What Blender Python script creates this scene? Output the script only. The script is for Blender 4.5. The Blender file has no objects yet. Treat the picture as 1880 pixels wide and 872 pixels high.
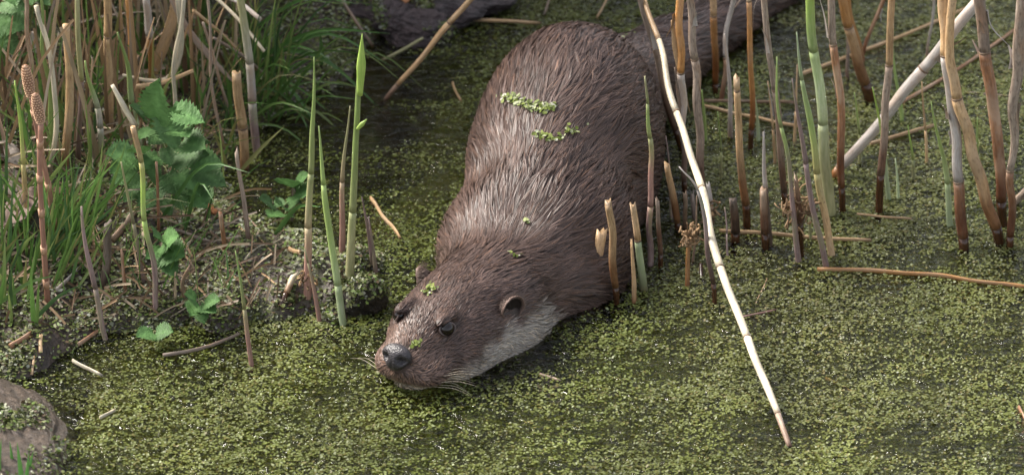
import bpy, math, random
import numpy as np
from mathutils import Vector, Matrix, kdtree

rng = np.random.default_rng(7)
random.seed(7)
scene = bpy.context.scene
col = scene.collection

# ------------------------------------------------------------------ camera, sky, sun, exposure
CAM_D, ELEV = 5.0, math.radians(30)
CAM = np.array([0.0, -CAM_D * math.cos(ELEV), CAM_D * math.sin(ELEV)])
cam_data = bpy.data.cameras.new('camera')
cam = bpy.data.objects.new('camera', cam_data)
col.objects.link(cam)
cam.location = CAM
cam.rotation_euler = (math.radians(90) - ELEV, 0, 0)
cam_data.sensor_width = 36
FRAME_W = 1880 / 1900.0
cam_data.lens = 36 * CAM_D / FRAME_W
cam_data.clip_start = 0.1
cam_data.clip_end = 400
cam_data.dof.use_dof = True
cam_data.dof.focus_distance = 4.82
cam_data.dof.aperture_fstop = 8.0
scene.camera = cam
scene.render.resolution_x, scene.render.resolution_y = 1024, 474

SUN_EL, SUN_AZ = math.radians(46), math.radians(-60)      # azimuth from +Y, clockwise; the light comes over the bank
world = bpy.data.worlds.new('World')
scene.world = world
world.use_nodes = True
wn = world.node_tree
wn.nodes.clear()
w_out = wn.nodes.new('ShaderNodeOutputWorld')
w_bg = wn.nodes.new('ShaderNodeBackground')
w_sky = wn.nodes.new('ShaderNodeTexSky')
w_sky.sky_type = 'NISHITA'
w_sky.sun_disc = False
w_sky.sun_elevation = SUN_EL
w_sky.sun_rotation = SUN_AZ
w_sky.dust_density = 4.0
w_sky.air_density = 1.0
w_sky.ozone_density = 1.0
w_bg.inputs['Strength'].default_value = 0.13
w_hs = wn.nodes.new('ShaderNodeHueSaturation')                 # bright hazy overcast: the whole dome nearly white
w_hs.inputs['Saturation'].default_value = 0.35
wn.links.new(w_sky.outputs[0], w_hs.inputs['Color'])
wn.links.new(w_hs.outputs[0], w_bg.inputs[0])
wn.links.new(w_bg.outputs[0], w_out.inputs[0])

sun_data = bpy.data.lights.new('sun', 'SUN')
sun_data.energy = 3.3
sun_data.angle = math.radians(26)
sun_data.color = (1.0, 0.93, 0.83)
sun = bpy.data.objects.new('sun', sun_data)
col.objects.link(sun)
sd = Vector((math.sin(SUN_AZ) * math.cos(SUN_EL), math.cos(SUN_AZ) * math.cos(SUN_EL), math.sin(SUN_EL)))
sun.rotation_euler = (-sd).to_track_quat('-Z', 'Y').to_euler()
sun.location = sd * 8

scene.view_settings.view_transform = 'Standard'
scene.view_settings.look = 'None'
scene.view_settings.gamma = 1.0
scene.view_settings.exposure = 1.4

# ------------------------------------------------------------------ pixel <-> world
SE, CE = math.sin(ELEV), math.cos(ELEV)
RGT, UPV, FWD = np.array([1., 0, 0]), np.array([0, SE, CE]), np.array([0, CE, -SE])
def ray(u, v):
    return FWD + RGT * ((u - 940) / 1900 / CAM_D) + UPV * ((436 - v) / 1900 / CAM_D)
def at_z(u, v, z=0.0):
    d = ray(u, v)
    return CAM + d * ((z - CAM[2]) / d[2])
def at_y(u, v, y):
    d = ray(u, v)
    return CAM + d * ((y - CAM[1]) / d[1])

def smooth(t):
    t = np.clip(t, 0, 1)
    return t * t * (3 - 2 * t)

_nw = np.random.default_rng(3)
_NK = _nw.normal(size=(28, 3)); _NK /= np.linalg.norm(_NK, axis=1)[:, None]
_NP = _nw.uniform(0, 6.283, 28)
def wob(P, scale, k0=0, n=7):
    """cheap smooth noise in about -1..1: a sum of sines over points P (N,3)"""
    s = 0
    for i in range(n):
        j = (k0 + i) % 28
        s = s + np.sin(P @ _NK[j] * scale * (0.6 + 0.25 * i) * 6.283 + _NP[j])
    return s / math.sqrt(n) / 1.3

# ------------------------------------------------------------------ objects
def mesh_from(name, V, F=None, loops=None, starts=None, smooth_shade=True, uv=None, colors=None):
    me = bpy.data.meshes.new(name)
    V = np.asarray(V, dtype=np.float32)
    if loops is None:
        k = len(F[0]) if len(F) else 0
        if isinstance(F, np.ndarray) or all(len(f) == k for f in F):
            F = np.asarray(F, dtype=np.int32)
            loops = F.ravel(); starts = np.arange(len(F)) * F.shape[1]
        else:
            loops = np.array([i for f in F for i in f], dtype=np.int32)
            starts = np.cumsum([0] + [len(f) for f in F[:-1]])
    me.vertices.add(len(V)); me.vertices.foreach_set('co', V.ravel())
    me.loops.add(len(loops)); me.loops.foreach_set('vertex_index', np.asarray(loops, dtype=np.int32))
    me.polygons.add(len(starts)); me.polygons.foreach_set('loop_start', np.asarray(starts, dtype=np.int32))
    me.update(calc_edges=True)
    me.polygons.foreach_set('use_smooth', np.full(len(starts), smooth_shade))
    if uv is not None:
        l = me.uv_layers.new(name='UVMap')
        l.data.foreach_set('uv', np.asarray(uv, dtype=np.float32)[np.asarray(loops)].ravel())
    if colors is None and uv is not None: colors = np.ones((len(V), 3))
    if colors is not None:
        a = me.color_attributes.new(name='tint', type='FLOAT_COLOR', domain='POINT')
        c = np.ones((len(V), 4), dtype=np.float32); c[:, :3] = colors
        a.data.foreach_set('color', c.ravel())
    me.validate()
    return me

def link(name, me, mat=None, parent=None):
    o = bpy.data.objects.new(name, me)
    col.objects.link(o)
    if mat is not None and me is not None and not me.materials:
        me.materials.append(mat)
    if parent is not None:
        o.parent = parent
    return o
def tag(o, label, cat, group=None, kind=None):
    o['label'] = label
    if cat: o['category'] = cat
    if group: o['group'] = group
    if kind: o['kind'] = kind
    return o
def empty(name, loc):
    o = bpy.data.objects.new(name, None)
    o.empty_display_size = 0.02
    col.objects.link(o)
    o.location = loc
    return o

# ------------------------------------------------------------------ materials
def new_mat(name):
    m = bpy.data.materials.new(name)
    m.use_nodes = True
    nt = m.node_tree
    return m, nt, nt.nodes['Principled BSDF']
def N(nt, t, **kw):
    n = nt.nodes.new('ShaderNode' + t)
    for k, v in kw.items():
        setattr(n, k, v)
    return n
def ramp(nt, stops):
    r = N(nt, 'ValToRGB')
    e = r.color_ramp.elements
    while len(e) < len(stops): e.new(0.5)
    for i, (p, c) in enumerate(stops):
        e[i].position = p; e[i].color = (*c, 1)
    return r

def stalk_mat(name, c1, c2, speck=None, rough=0.5, streak=60, spk_amt=0.5, coat=0.0, patch=None):
    """a plant stem: fibres along v, slow colour change up the stem, specks of mould"""
    m, nt, b = new_mat(name)
    uv = N(nt, 'UVMap'); oi = N(nt, 'ObjectInfo')
    add = N(nt, 'VectorMath', operation='ADD'); nt.links.new(uv.outputs[0], add.inputs[0])
    comb = N(nt, 'CombineXYZ'); nt.links.new(oi.outputs['Random'], comb.inputs[1])
    sc0 = N(nt, 'VectorMath', operation='SCALE'); sc0.inputs[3].default_value = 9.0
    nt.links.new(comb.outputs[0], sc0.inputs[0]); nt.links.new(sc0.outputs[0], add.inputs[1])
    mp = N(nt, 'Mapping'); mp.inputs['Scale'].default_value = (14, streak, 1)
    nt.links.new(add.outputs[0], mp.inputs[0])
    n1 = N(nt, 'TexNoise'); n1.inputs['Scale'].default_value = 1.0; n1.inputs['Detail'].default_value = 4
    nt.links.new(mp.outputs[0], n1.inputs['Vector'])
    r1 = ramp(nt, [(0.32, c1), (0.68, c2)])
    nt.links.new(n1.outputs[0], r1.inputs[0])
    last = r1.outputs[0]
    if patch:
        mp3 = N(nt, 'Mapping'); mp3.inputs['Scale'].default_value = (2.0, 22, 1)
        nt.links.new(add.outputs[0], mp3.inputs[0])
        n3 = N(nt, 'TexNoise'); n3.inputs['Scale'].default_value = 1.0; n3.inputs['Detail'].default_value = 3
        nt.links.new(mp3.outputs[0], n3.inputs['Vector'])
        r3 = ramp(nt, [(0.5, (0, 0, 0)), (0.62, (1, 1, 1))]); nt.links.new(n3.outputs[0], r3.inputs[0])
        mx3 = N(nt, 'MixRGB'); nt.links.new(r3.outputs[0], mx3.inputs[0]); nt.links.new(last, mx3.inputs[1])
        mx3.inputs[2].default_value = (*patch, 1); last = mx3.outputs[0]
    if speck:
        mp2 = N(nt, 'Mapping'); mp2.inputs['Scale'].default_value = (17, 150, 1)
        nt.links.new(add.outputs[0], mp2.inputs[0])
        n2 = N(nt, 'TexNoise'); n2.inputs['Scale'].default_value = 1.0; n2.inputs['Detail'].default_value = 5
        nt.links.new(mp2.outputs[0], n2.inputs['Vector'])
        r2 = ramp(nt, [(0.52, (0, 0, 0)), (0.74, (spk_amt,) * 3)]); nt.links.new(n2.outputs[0], r2.inputs[0])
        mx = N(nt, 'MixRGB'); nt.links.new(r2.outputs[0], mx.inputs[0]); nt.links.new(last, mx.inputs[1])
        mx.inputs[2].default_value = (*speck, 1); last = mx.outputs[0]
    hs = N(nt, 'HueSaturation')
    mr = N(nt, 'MapRange'); mr.inputs[3].default_value = 0.8; mr.inputs[4].default_value = 1.18
    nt.links.new(oi.outputs['Random'], mr.inputs[0]); nt.links.new(mr.outputs[0], hs.inputs['Value'])
    at = N(nt, 'Attribute', attribute_name='tint')
    mt_ = N(nt, 'MixRGB', blend_type='MULTIPLY'); mt_.inputs[0].default_value = 1
    nt.links.new(last, mt_.inputs[1]); nt.links.new(at.outputs['Color'], mt_.inputs[2])
    nt.links.new(mt_.outputs[0], hs.inputs['Color']); nt.links.new(hs.outputs[0], b.inputs['Base Color'])
    b.inputs['Roughness'].default_value = rough
    bp = N(nt, 'Bump'); bp.inputs['Strength'].default_value = 0.35; bp.inputs['Distance'].default_value = 0.0006
    nt.links.new(n1.outputs[0], bp.inputs['Height']); nt.links.new(bp.outputs[0], b.inputs['Normal'])
    return m

M = {}
STALK = {   # name: (fibre colour a, fibre colour b, speck colour, roughness, speck amount, patch colour)
    'tan': ((0.324, 0.198, 0.096), (0.528, 0.36, 0.198), (0.09, 0.05, 0.025), 0.48, 0.6, (0.432, 0.3, 0.18)),
    'orange': ((0.305, 0.14, 0.043), (0.464, 0.244, 0.091), (0.09, 0.035, 0.012), 0.42, 0.5, (0.378, 0.22, 0.11)),
    'rust': ((0.156, 0.072, 0.036), (0.312, 0.156, 0.078), (0.32, 0.25, 0.2), 0.5, 0.5, (0.351, 0.234, 0.156)),
    'grey': ((0.196, 0.144, 0.109), (0.38, 0.305, 0.241), (0.06, 0.042, 0.03), 0.65, 0.85, (0.299, 0.201, 0.138)),
    'pale': ((0.36, 0.31, 0.22), (0.52, 0.47, 0.36), (0.22, 0.15, 0.09), 0.5, 0.55, (0.64, 0.54, 0.38)),
    'lilac': ((0.32, 0.285, 0.255), (0.48, 0.44, 0.41), (0.25, 0.18, 0.13), 0.55, 0.55, (0.42, 0.34, 0.28)),
    'wet': ((0.028, 0.012, 0.006), (0.075, 0.032, 0.014), None, 0.18, 0, None),
    'dark': ((0.05, 0.034, 0.025), (0.15, 0.115, 0.09), (0.02, 0.012, 0.008), 0.6, 0.6, (0.20, 0.16, 0.13)),
    'green': ((0.19, 0.27, 0.075), (0.28, 0.36, 0.12), None, 0.42, 0, None),
    'lime': ((0.22, 0.34, 0.06), (0.31, 0.42, 0.10), None, 0.42, 0, None),
    'mint': ((0.27, 0.34, 0.17), (0.38, 0.43, 0.27), None, 0.5, 0, None),
    'purple': ((0.15, 0.095, 0.09), (0.26, 0.185, 0.17), (0.33, 0.28, 0.25), 0.45, 0.45, (0.22, 0.18, 0.12)),
    'pink': ((0.25, 0.125, 0.10), (0.36, 0.22, 0.175), (0.38, 0.30, 0.22), 0.45, 0.3, None),
    'olive': ((0.22, 0.22, 0.10), (0.33, 0.31, 0.17), None, 0.5, 0, None),
    'soil_brown': ((0.149, 0.092, 0.057), (0.265, 0.172, 0.109), (0.05, 0.03, 0.02), 0.6, 0.6, (0.322, 0.241, 0.172)),
    'node': ((0.11, 0.07, 0.04), (0.20, 0.13, 0.08), None, 0.55, 0, None),
    'horse_stem': ((0.30, 0.145, 0.10), (0.40, 0.22, 0.15), None, 0.5, 0, None),
    'horse_sheath': ((0.33, 0.18, 0.11), (0.43, 0.26, 0.16), (0.10, 0.05, 0.03), 0.6, 0.5, None)}
for k_, (c1, c2, spk, rg_, sa_, pt_) in STALK.items():
    M[k_] = stalk_mat(k_ + '_stalk', c1, c2, spk, rg_, spk_amt=sa_, patch=pt_)
MIDC = {k_: (np.array(v_[0]) + np.array(v_[1])) / 2 for k_, v_ in STALK.items()}

def tint_mat(name, rough=0.4, spec=0.5, trans=0.0, bump=0.0, sheen=0.0):
    m, nt, b = new_mat(name)
    a = N(nt, 'Attribute', attribute_name='tint')
    nt.links.new(a.outputs['Color'], b.inputs['Base Color'])
    b.inputs['Roughness'].default_value = rough
    b.inputs['Specular IOR Level'].default_value = spec
    if trans:
        t = N(nt, 'BsdfTranslucent'); nt.links.new(a.outputs['Color'], t.inputs[0])
        mx = N(nt, 'MixShader'); mx.inputs[0].default_value = trans
        out = nt.nodes['Material Output']
        nt.links.new(b.outputs[0], mx.inputs[1]); nt.links.new(t.outputs[0], mx.inputs[2]); nt.links.new(mx.outputs[0], out.inputs[0])
    return m
M['frond'] = tint_mat('duckweed_frond', 0.5, 0.3, 0.2)
M['moss'] = tint_mat('bank_moss', 0.55, 0.4, 0.1)
M['blade'] = tint_mat('grass_blade', 0.42, 0.4, 0.25)
M['litter'] = tint_mat('dead_litter', 0.6, 0.3, 0.1)

# ------------------------------------------------------------------ bank height field
SHORE_PX = [(-900, 760), (-300, 745), (-60, 730), (70, 700), (150, 640), (230, 622), (330, 610), (450, 607), (560, 596), (630, 598), (690, 592),
            (706, 562), (706, 505), (700, 458), (640, 436), (540, 420), (450, 385), (425, 330), (470, 255), (560, 215), (610, 190),
            (640, 140), (655, 100), (740, 72), (880, 48), (940, 20), (960, -60), (1010, -260), (1250, -620)]
SHORE = np.array([at_z(u, v)[:2] for u, v in SHORE_PX])
POLY = np.vstack([SHORE, [[0.9, 9.0], [-9.0, 9.0], [-9.0, -0.4]]])
def shore_dist(X, Y):
    """signed distance to the shoreline, positive on the bank"""
    P = np.stack([X, Y], -1).reshape(-1, 2)
    best = np.full(len(P), 1e9); inside = np.zeros(len(P), bool)
    n = len(POLY)
    for i in range(n):
        a, b = POLY[i], POLY[(i + 1) % n]
        ab = b - a
        t = np.clip(((P - a) @ ab) / (ab @ ab), 0, 1)
        d = np.hypot(*(P - a - t[:, None] * ab).T)
        if 0 <= i < len(SHORE) - 1: best = np.minimum(best, d)
        cond = (a[1] > P[:, 1]) != (b[1] > P[:, 1])
        xi = (b[0] - a[0]) * (P[:, 1] - a[1]) / (b[1] - a[1] + 1e-12) + a[0]
        inside ^= cond & (P[:, 0] < xi)
    return np.where(inside, best, -best).reshape(np.shape(X))
def bank_h(X, Y, d=None):
    X = np.asarray(X, float); Y = np.asarray(Y, float)
    if d is None: d = shore_dist(X, Y)
    P = np.stack([X, Y, 0 * X], -1)
    dn = d + 0.012 * wob(P, 9, 0) + 0.005 * wob(P, 28, 5)
    h = -0.012 + 0.020 * smooth((dn + 0.008) / 0.034) + 0.018 * smooth(dn / 0.09) + 0.07 * smooth((dn - 0.06) / 0.22) + 0.5 * smooth((dn - 0.32) / 0.7)
    h = np.where(dn < -0.008, -0.012 - 0.10 * smooth((-dn - 0.008) / 0.18), h)
    return h + (0.005 * wob(P, 14, 3) + 0.0025 * wob(P, 40, 9)) * smooth((dn + 0.03) / 0.06)
_gx0, _gy0, _gh = -1.8, -0.9, 0.005
_HX, _HY = np.meshgrid(_gx0 + _gh * np.arange(540), _gy0 + _gh * np.arange(620))
HGRID = bank_h(_HX, _HY)
def ground(X, Y):
    """bank_h read from a grid"""
    fx = np.clip((np.asarray(X, float) - _gx0) / _gh, 0, 538.99); fy = np.clip((np.asarray(Y, float) - _gy0) / _gh, 0, 618.99)
    i, j = fx.astype(int), fy.astype(int); a, b = fx - i, fy - j
    return (HGRID[j, i] * (1 - a) + HGRID[j, i + 1] * a) * (1 - b) + (HGRID[j + 1, i] * (1 - a) + HGRID[j + 1, i + 1] * a) * b
def at_bank(u, v, lift=0.0):
    """the point of the ground (bank or water) seen at a pixel"""
    z = 0.0
    for _ in range(12):
        p = at_z(u, v, z)
        z = 0.6 * max(float(ground(p[0], p[1])), 0.0) + 0.4 * z
    p = at_z(u, v, z)
    p[2] = z + lift
    return p
# ------------------------------------------------------------------ ground and water
gx = np.concatenate([np.linspace(-9, -0.95, 40)[:-1], np.linspace(-0.95, 0.75, 300), np.linspace(0.75, 9, 30)[1:]])
gy = np.concatenate([np.linspace(-6, -0.7, 16)[:-1], np.linspace(-0.7, 1.0, 280), np.linspace(1.0, 9, 40)[1:]])
GX, GY = np.meshgrid(gx, gy)
GD = shore_dist(GX, GY)
GZ = bank_h(GX, GY, GD)
nx_, ny_ = len(gx), len(gy)
idx = np.arange(nx_ * ny_).reshape(ny_, nx_)
F = np.stack([idx[:-1, :-1], idx[:-1, 1:], idx[1:, 1:], idx[1:, :-1]], -1).reshape(-1, 4)
m, nt, b = new_mat('bank_soil')
tc = N(nt, 'TexCoord')
n1 = N(nt, 'TexNoise'); n1.inputs['Scale'].default_value = 22; n1.inputs['Detail'].default_value = 8
n2 = N(nt, 'TexNoise'); n2.inputs['Scale'].default_value = 160; n2.inputs['Detail'].default_value = 5
nt.links.new(tc.outputs['Object'], n1.inputs['Vector']); nt.links.new(tc.outputs['Object'], n2.inputs['Vector'])
r1 = ramp(nt, [(0.3, (0.035, 0.024, 0.018)), (0.5, (0.07, 0.05, 0.038)), (0.62, (0.055, 0.058, 0.022)), (0.75, (0.13, 0.10, 0.085))])
nt.links.new(n1.outputs[0], r1.inputs[0])
r2 = ramp(nt, [(0.35, (0.55,) * 3), (0.7, (1.3,) * 3)]); nt.links.new(n2.outputs[0], r2.inputs[0])
mx = N(nt, 'MixRGB', blend_type='MULTIPLY'); mx.inputs[0].default_value = 1
nt.links.new(r1.outputs[0], mx.inputs[1]); nt.links.new(r2.outputs[0], mx.inputs[2]); nt.links.new(mx.outputs[0], b.inputs['Base Color'])
b.inputs['Roughness'].default_value = 0.55
bp = N(nt, 'Bump'); bp.inputs['Distance'].default_value = 0.004; bp.inputs['Strength'].default_value = 0.8
nt.links.new(n2.outputs[0], bp.inputs['Height']); nt.links.new(bp.outputs[0], b.inputs['Normal'])
bank = link('bank_ground', mesh_from('bank_ground', np.stack([GX, GY, GZ], -1).reshape(-1, 3), F), m)
bank['kind'] = 'structure'; bank['label'] = 'dark muddy pond bank and bed'

m, nt, b = new_mat('pond_water')
nt.nodes.remove(b)
out = nt.nodes['Material Output']
tr = N(nt, 'BsdfTransparent'); tr.inputs[0].default_value = (0.66, 0.68, 0.45, 1)
gl = N(nt, 'BsdfGlossy'); gl.inputs['Roughness'].default_value = 0.06
fr = N(nt, 'Fresnel'); fr.inputs['IOR'].default_value = 1.35
tc = N(nt, 'TexCoord')
mp = N(nt, 'Mapping'); mp.inputs['Scale'].default_value = (34, 90, 1); mp.inputs['Rotation'].default_value = (0, 0, 0.25)
n1 = N(nt, 'TexNoise'); n1.inputs['Scale'].default_value = 1; n1.inputs['Detail'].default_value = 4; n1.inputs['Distortion'].default_value = 0.6
nt.links.new(tc.outputs['Object'], mp.inputs[0]); nt.links.new(mp.outputs[0], n1.inputs['Vector'])
bp = N(nt, 'Bump'); bp.inputs['Distance'].default_value = 0.012; bp.inputs['Strength'].default_value = 0.9
nt.links.new(n1.outputs[0], bp.inputs['Height'])
nt.links.new(bp.outputs[0], gl.inputs['Normal']); nt.links.new(bp.outputs[0], fr.inputs['Normal'])
ms = N(nt, 'MixShader')
nt.links.new(fr.outputs[0], ms.inputs[0]); nt.links.new(tr.outputs[0], ms.inputs[1]); nt.links.new(gl.outputs[0], ms.inputs[2])
nt.links.new(ms.outputs[0], out.inputs[0])
water = link('pond_water', mesh_from('pond_water', [(-8.9, -5.9, 0), (8.9, -5.9, 0), (8.9, 8.9, 0), (-8.9, 8.9, 0)], [(0, 1, 2, 3)]), m)
water['kind'] = 'structure'; water['label'] = 'still pond water under floating duckweed'

# ------------------------------------------------------------------ otter: one continuous body from smooth-blended ellipsoids
YAW = math.radians(31)
H3 = np.array([-math.sin(YAW), -math.cos(YAW), 0]); S3 = np.array([math.cos(YAW), -math.sin(YAW), 0]); Z3 = np.array([0, 0, 1.0])
HEAD0 = np.array([-0.084, -0.252, 0.0])
def hd(a, s, z): return HEAD0 + a * H3 + s * S3 + z * Z3
R_HEAD = np.stack([H3, S3, Z3])
def yawR(deg, pitch=0):
    a = math.radians(deg); p = math.radians(pitch)
    h = np.array([-math.sin(a) * math.cos(p), -math.cos(a) * math.cos(p), math.sin(p)])
    s = np.array([math.cos(a), -math.sin(a), 0])
    return np.stack([h, s, np.cross(h, s) * -1])
def ell(c, r, R, k): return (np.asarray(c, float), np.asarray(r, float), R, k)
ELL = []
RB = yawR(12)
ELL += [ell((0.056, 0.100, 0.050), (0.122, 0.090, 0.112), RB, 0.03),
        ell((0.043, 0.015, 0.045), (0.12, 0.084, 0.086), RB, 0.04),
        ell((0.020, -0.066, 0.016), (0.085, 0.090, 0.078), yawR(16), 0.035),
        ell((0.092, 0.165, 0.010), (0.07, 0.048, 0.080), RB, 0.03),         # haunches
        ell((0.010, 0.165, 0.000), (0.07, 0.046, 0.070), RB, 0.03),
        ell((0.095, 0.230, 0.030), (0.07, 0.050, 0.050), yawR(30), 0.05)]
tail_pts = np.array([(0.105, 0.25, 0.030), (0.150, 0.32, 0.024), (0.205, 0.41, 0.016), (0.265, 0.50, 0.010), (0.33, 0.585, 0.004), (0.39, 0.66, 0.0)])
for i, (p, r) in enumerate(zip(tail_pts, (0.046, 0.042, 0.036, 0.030, 0.024, 0.017))):
    ELL.append(ell(p, (0.07, r, r * 0.85), yawR(34), 0.03))
ELL += [ell(hd(-0.112, 0.006, 0.018), (0.075, 0.060, 0.058), yawR(24), 0.03),     # neck
        ell(hd(-0.052, 0.002, 0.028), (0.056, 0.047, 0.044), R_HEAD, 0.026),       # skull
        ell(hd(-0.034, 0.026, 0.019), (0.040, 0.025, 0.026), R_HEAD, 0.018),       # cheeks
        ell(hd(-0.034, -0.022, 0.019), (0.040, 0.025, 0.026), R_HEAD, 0.018),
        ell(hd(-0.010, 0, 0.039), (0.034, 0.027, 0.023), R_HEAD, 0.016),           # brow and bridge
        ell(hd(0.016, 0, 0.026), (0.029, 0.025, 0.021), R_HEAD, 0.012),            # muzzle
        ell(hd(0.014, 0.019, 0.0200), (0.024, 0.020, 0.0135), R_HEAD, 0.009),      # whisker pads
        ell(hd(0.014, -0.016, 0.0200), (0.024, 0.019, 0.0135), R_HEAD, 0.009),
        ell(hd(0.006, 0, 0.003), (0.025, 0.021, 0.010), R_HEAD, 0.006)]            # chin
EAR = {1: hd(-0.072, 0.056, 0.050), -1: hd(-0.072, -0.049, 0.053)}
for s in (-1, 1):
    ELL.append(ell(hd(-0.006, s * 0.0220, 0.0625), (0.013, 0.006, 0.004), R_HEAD, 0.008))    # brow ridge
# legs, under water
for (x, y, r) in ((0.085, -0.06, 0.03), (-0.035, -0.08, 0.03), (0.115, 0.19, 0.033), (0.0, 0.2, 0.033)):
    ELL.append(ell((x, y, -0.05), (0.045, r, 0.05), RB, 0.03))
DENT = [(hd(-0.003, 0.0270, 0.0545), 0.0066, 0.0026), (hd(-0.003, -0.0270, 0.0545), 0.0066, 0.0026),    # eye sockets
        (np.array([0.006, -0.120, 0.108]), 0.021, 0.013),                                              # hollow at the nape
        (np.array([0.085, -0.018, 0.105]), 0.022, 0.009), (np.array([0.115, -0.005, 0.06]), 0.020, 0.008), (np.array([-0.025, -0.025, 0.09]), 0.022, 0.008),
        (np.array([0.060, -0.125, 0.055]), 0.020, 0.006)]
MOUTH = []
def sdf(P):
    out = None
    for c, r, R, k in ELL:
        q = (P - c) @ R.T
        k0 = np.sqrt(((q / r) ** 2).sum(-1)); k1 = np.sqrt(((q / (r * r)) ** 2).sum(-1)) + 1e-9
        d = k0 * (k0 - 1) / k1
        if out is None: out = d; continue
        h = np.clip(0.5 + 0.5 * (out - d) / k, 0, 1)
        out = out * (1 - h) + d * h - k * h * (1 - h)
    for c, sg, a in DENT:
        out = out + a * np.exp(-((P - c) ** 2).sum(-1) / (2 * sg * sg))
    # mouth line round the muzzle
    q = (P - HEAD0) @ R_HEAD.T
    zz = 0.0070 + 0.0025 * smooth((0.028 - q[:, 0]) / 0.03)
    out = out + 0.0022 * np.exp(-((q[:, 2] - zz) / 0.0016) ** 2) * smooth((q[:, 0] + 0.012) / 0.01)
    return out
def surface_nets(lo, hi, h):
    n = np.ceil((np.array(hi) - lo) / h).astype(int) + 1
    ax = [lo[i] + h * np.arange(n[i]) for i in range(3)]
    vol = np.full(n, 1.0, np.float32)
    B = 8                                                   # sample only the blocks the surface passes near
    nb = -(-n // B)
    bi = np.stack(np.meshgrid(*[np.arange(k) for k in nb], indexing='ij'), -1).reshape(-1, 3)
    bd = sdf(np.array(lo) + (bi * B + B / 2) * h)
    loc = np.stack(np.meshgrid(*[np.arange(B)] * 3, indexing='ij'), -1).reshape(-1, 3)
    for b0, d0 in zip(bi, bd):
        if d0 < 0:
            q = b0 * B; vol[q[0]:q[0] + B, q[1]:q[1] + B, q[2]:q[2] + B] = -1
    near = bi[np.abs(bd) < B * h * 1.5]
    for i in range(0, len(near), 400):
        I = (near[i:i + 400, None, :] * B + loc[None]).reshape(-1, 3)
        I = I[(I < n).all(1)]
        vol[tuple(I.T)] = sdf(np.array(lo) + I * h)
    s = vol < 0
    cn = n - 1
    acc = np.zeros((*cn, 3), np.float32); cnt = np.zeros(cn, np.float32)
    def sub(A, o): return A[o[0]:o[0] + cn[0], o[1]:o[1] + cn[1], o[2]:o[2] + cn[2]]
    for axis in range(3):
        others = [a for a in range(3) if a != axis]
        for i in (0, 1):
            for j in (0, 1):
                o0 = [0, 0, 0]; o0[others[0]] = i; o0[others[1]] = j
                o1 = list(o0); o1[axis] = 1
                a, b_ = sub(vol, o0), sub(vol, o1)
                m_ = (a < 0) != (b_ < 0)
                t = np.where(m_, a / np.where(m_, a - b_, 1), 0)
                for q in range(3):
                    acc[..., q] += np.where(m_, o0[q] + (t if q == axis else 0), 0)
                cnt += m_
    act = cnt > 0
    vid = np.full(cn, -1, int); vid[act] = np.arange(act.sum())
    V = np.argwhere(act) + acc[act] / cnt[act][:, None]
    V = V * h + np.array(lo)
    faces = []
    for axis in range(3):
        o1 = [0, 0, 0]; o1[axis] = 1
        u, w = (axis + 1) % 3, (axis + 2) % 3
        a = s[:cn[0], :cn[1], :cn[2]]; b_ = s[o1[0]:o1[0] + cn[0], o1[1]:o1[1] + cn[1], o1[2]:o1[2] + cn[2]]
        for flip, mk in ((False, a & ~b_), (True, ~a & b_)):
            I = np.argwhere(mk)
            I = I[(I[:, u] > 0) & (I[:, w] > 0)]
            d = np.zeros(3, int); e = np.zeros(3, int); d[u] = 1; e[w] = 1
            q = [vid[tuple((I - x).T)] for x in (0 * d, d, d + e, e)]
            f = np.stack(q, -1)
            faces.append(f[:, ::-1] if flip else f)
    return V, np.vstack(faces)
def sdf_grad(P, e=0.0006):
    K = np.array([(1, -1, -1), (-1, -1, 1), (-1, 1, -1), (1, 1, 1)], float)
    g = sum(k[None] * sdf(P + k * e)[:, None] for k in K)
    return g / (np.linalg.norm(g, axis=1)[:, None] + 1e-12)
OV, OF = surface_nets((-0.16, -0.34, -0.10), (0.46, 0.72, 0.20), 0.0034)
for _ in range(2):
    OV = OV - sdf_grad(OV) * sdf(OV)[:, None] * 0.9
if np.einsum('ij,ij->i', np.cross(OV[OF[:, 1]] - OV[OF[:, 0]], OV[OF[:, 2]] - OV[OF[:, 0]]), sdf_grad(OV[OF[:, 0]])).mean() < 0:
    OF = OF[:, ::-1]

SPINE = np.array([hd(0.05, 0, 0.03), hd(0, 0, 0.03), hd(-0.07, 0, 0.03), hd(-0.12, 0.006, 0.03), (0.028, -0.07, 0.03), (0.047, 0.01, 0.04), (0.06, 0.10, 0.04), (0.1, 0.24, 0.03),
                  *tail_pts[1:]])
def flow_at(P, Nn):
    A, B = SPINE[:-1], SPINE[1:]
    best = np.full(len(P), 1e9); D = np.zeros((len(P), 3)); 
    W = np.zeros(len(P)); 
    for a, b_ in zip(A, B):
        ab = b_ - a; t = np.clip((P - a) @ ab / (ab @ ab), 0, 1)
        d = np.linalg.norm(P - a - t[:, None] * ab, axis=1)
        w = np.exp(-(d / 0.022) ** 2) + 1e-9 / (d + 1e-3)
        D += (ab / np.linalg.norm(ab)) * w[:, None]; W += w
    D /= np.linalg.norm(D, axis=1)[:, None] + 1e-9
    D = D + np.array([0, 0, -0.45]) * (1 - np.abs(Nn[:, 2:3])) 
    # the coat parts at the nape and fans out over the shoulders
    c = np.array([0.004, -0.128, 0.10])
    dv = P - c; r = np.linalg.norm(dv, axis=1)[:, None]
    D = D + dv / (r + 1e-6) * 0.9 * np.exp(-(r / 0.05) ** 2) 
    D = D - Nn * (D * Nn).sum(-1, keepdims=True)
    return D / (np.linalg.norm(D, axis=1)[:, None] + 1e-9)
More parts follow.
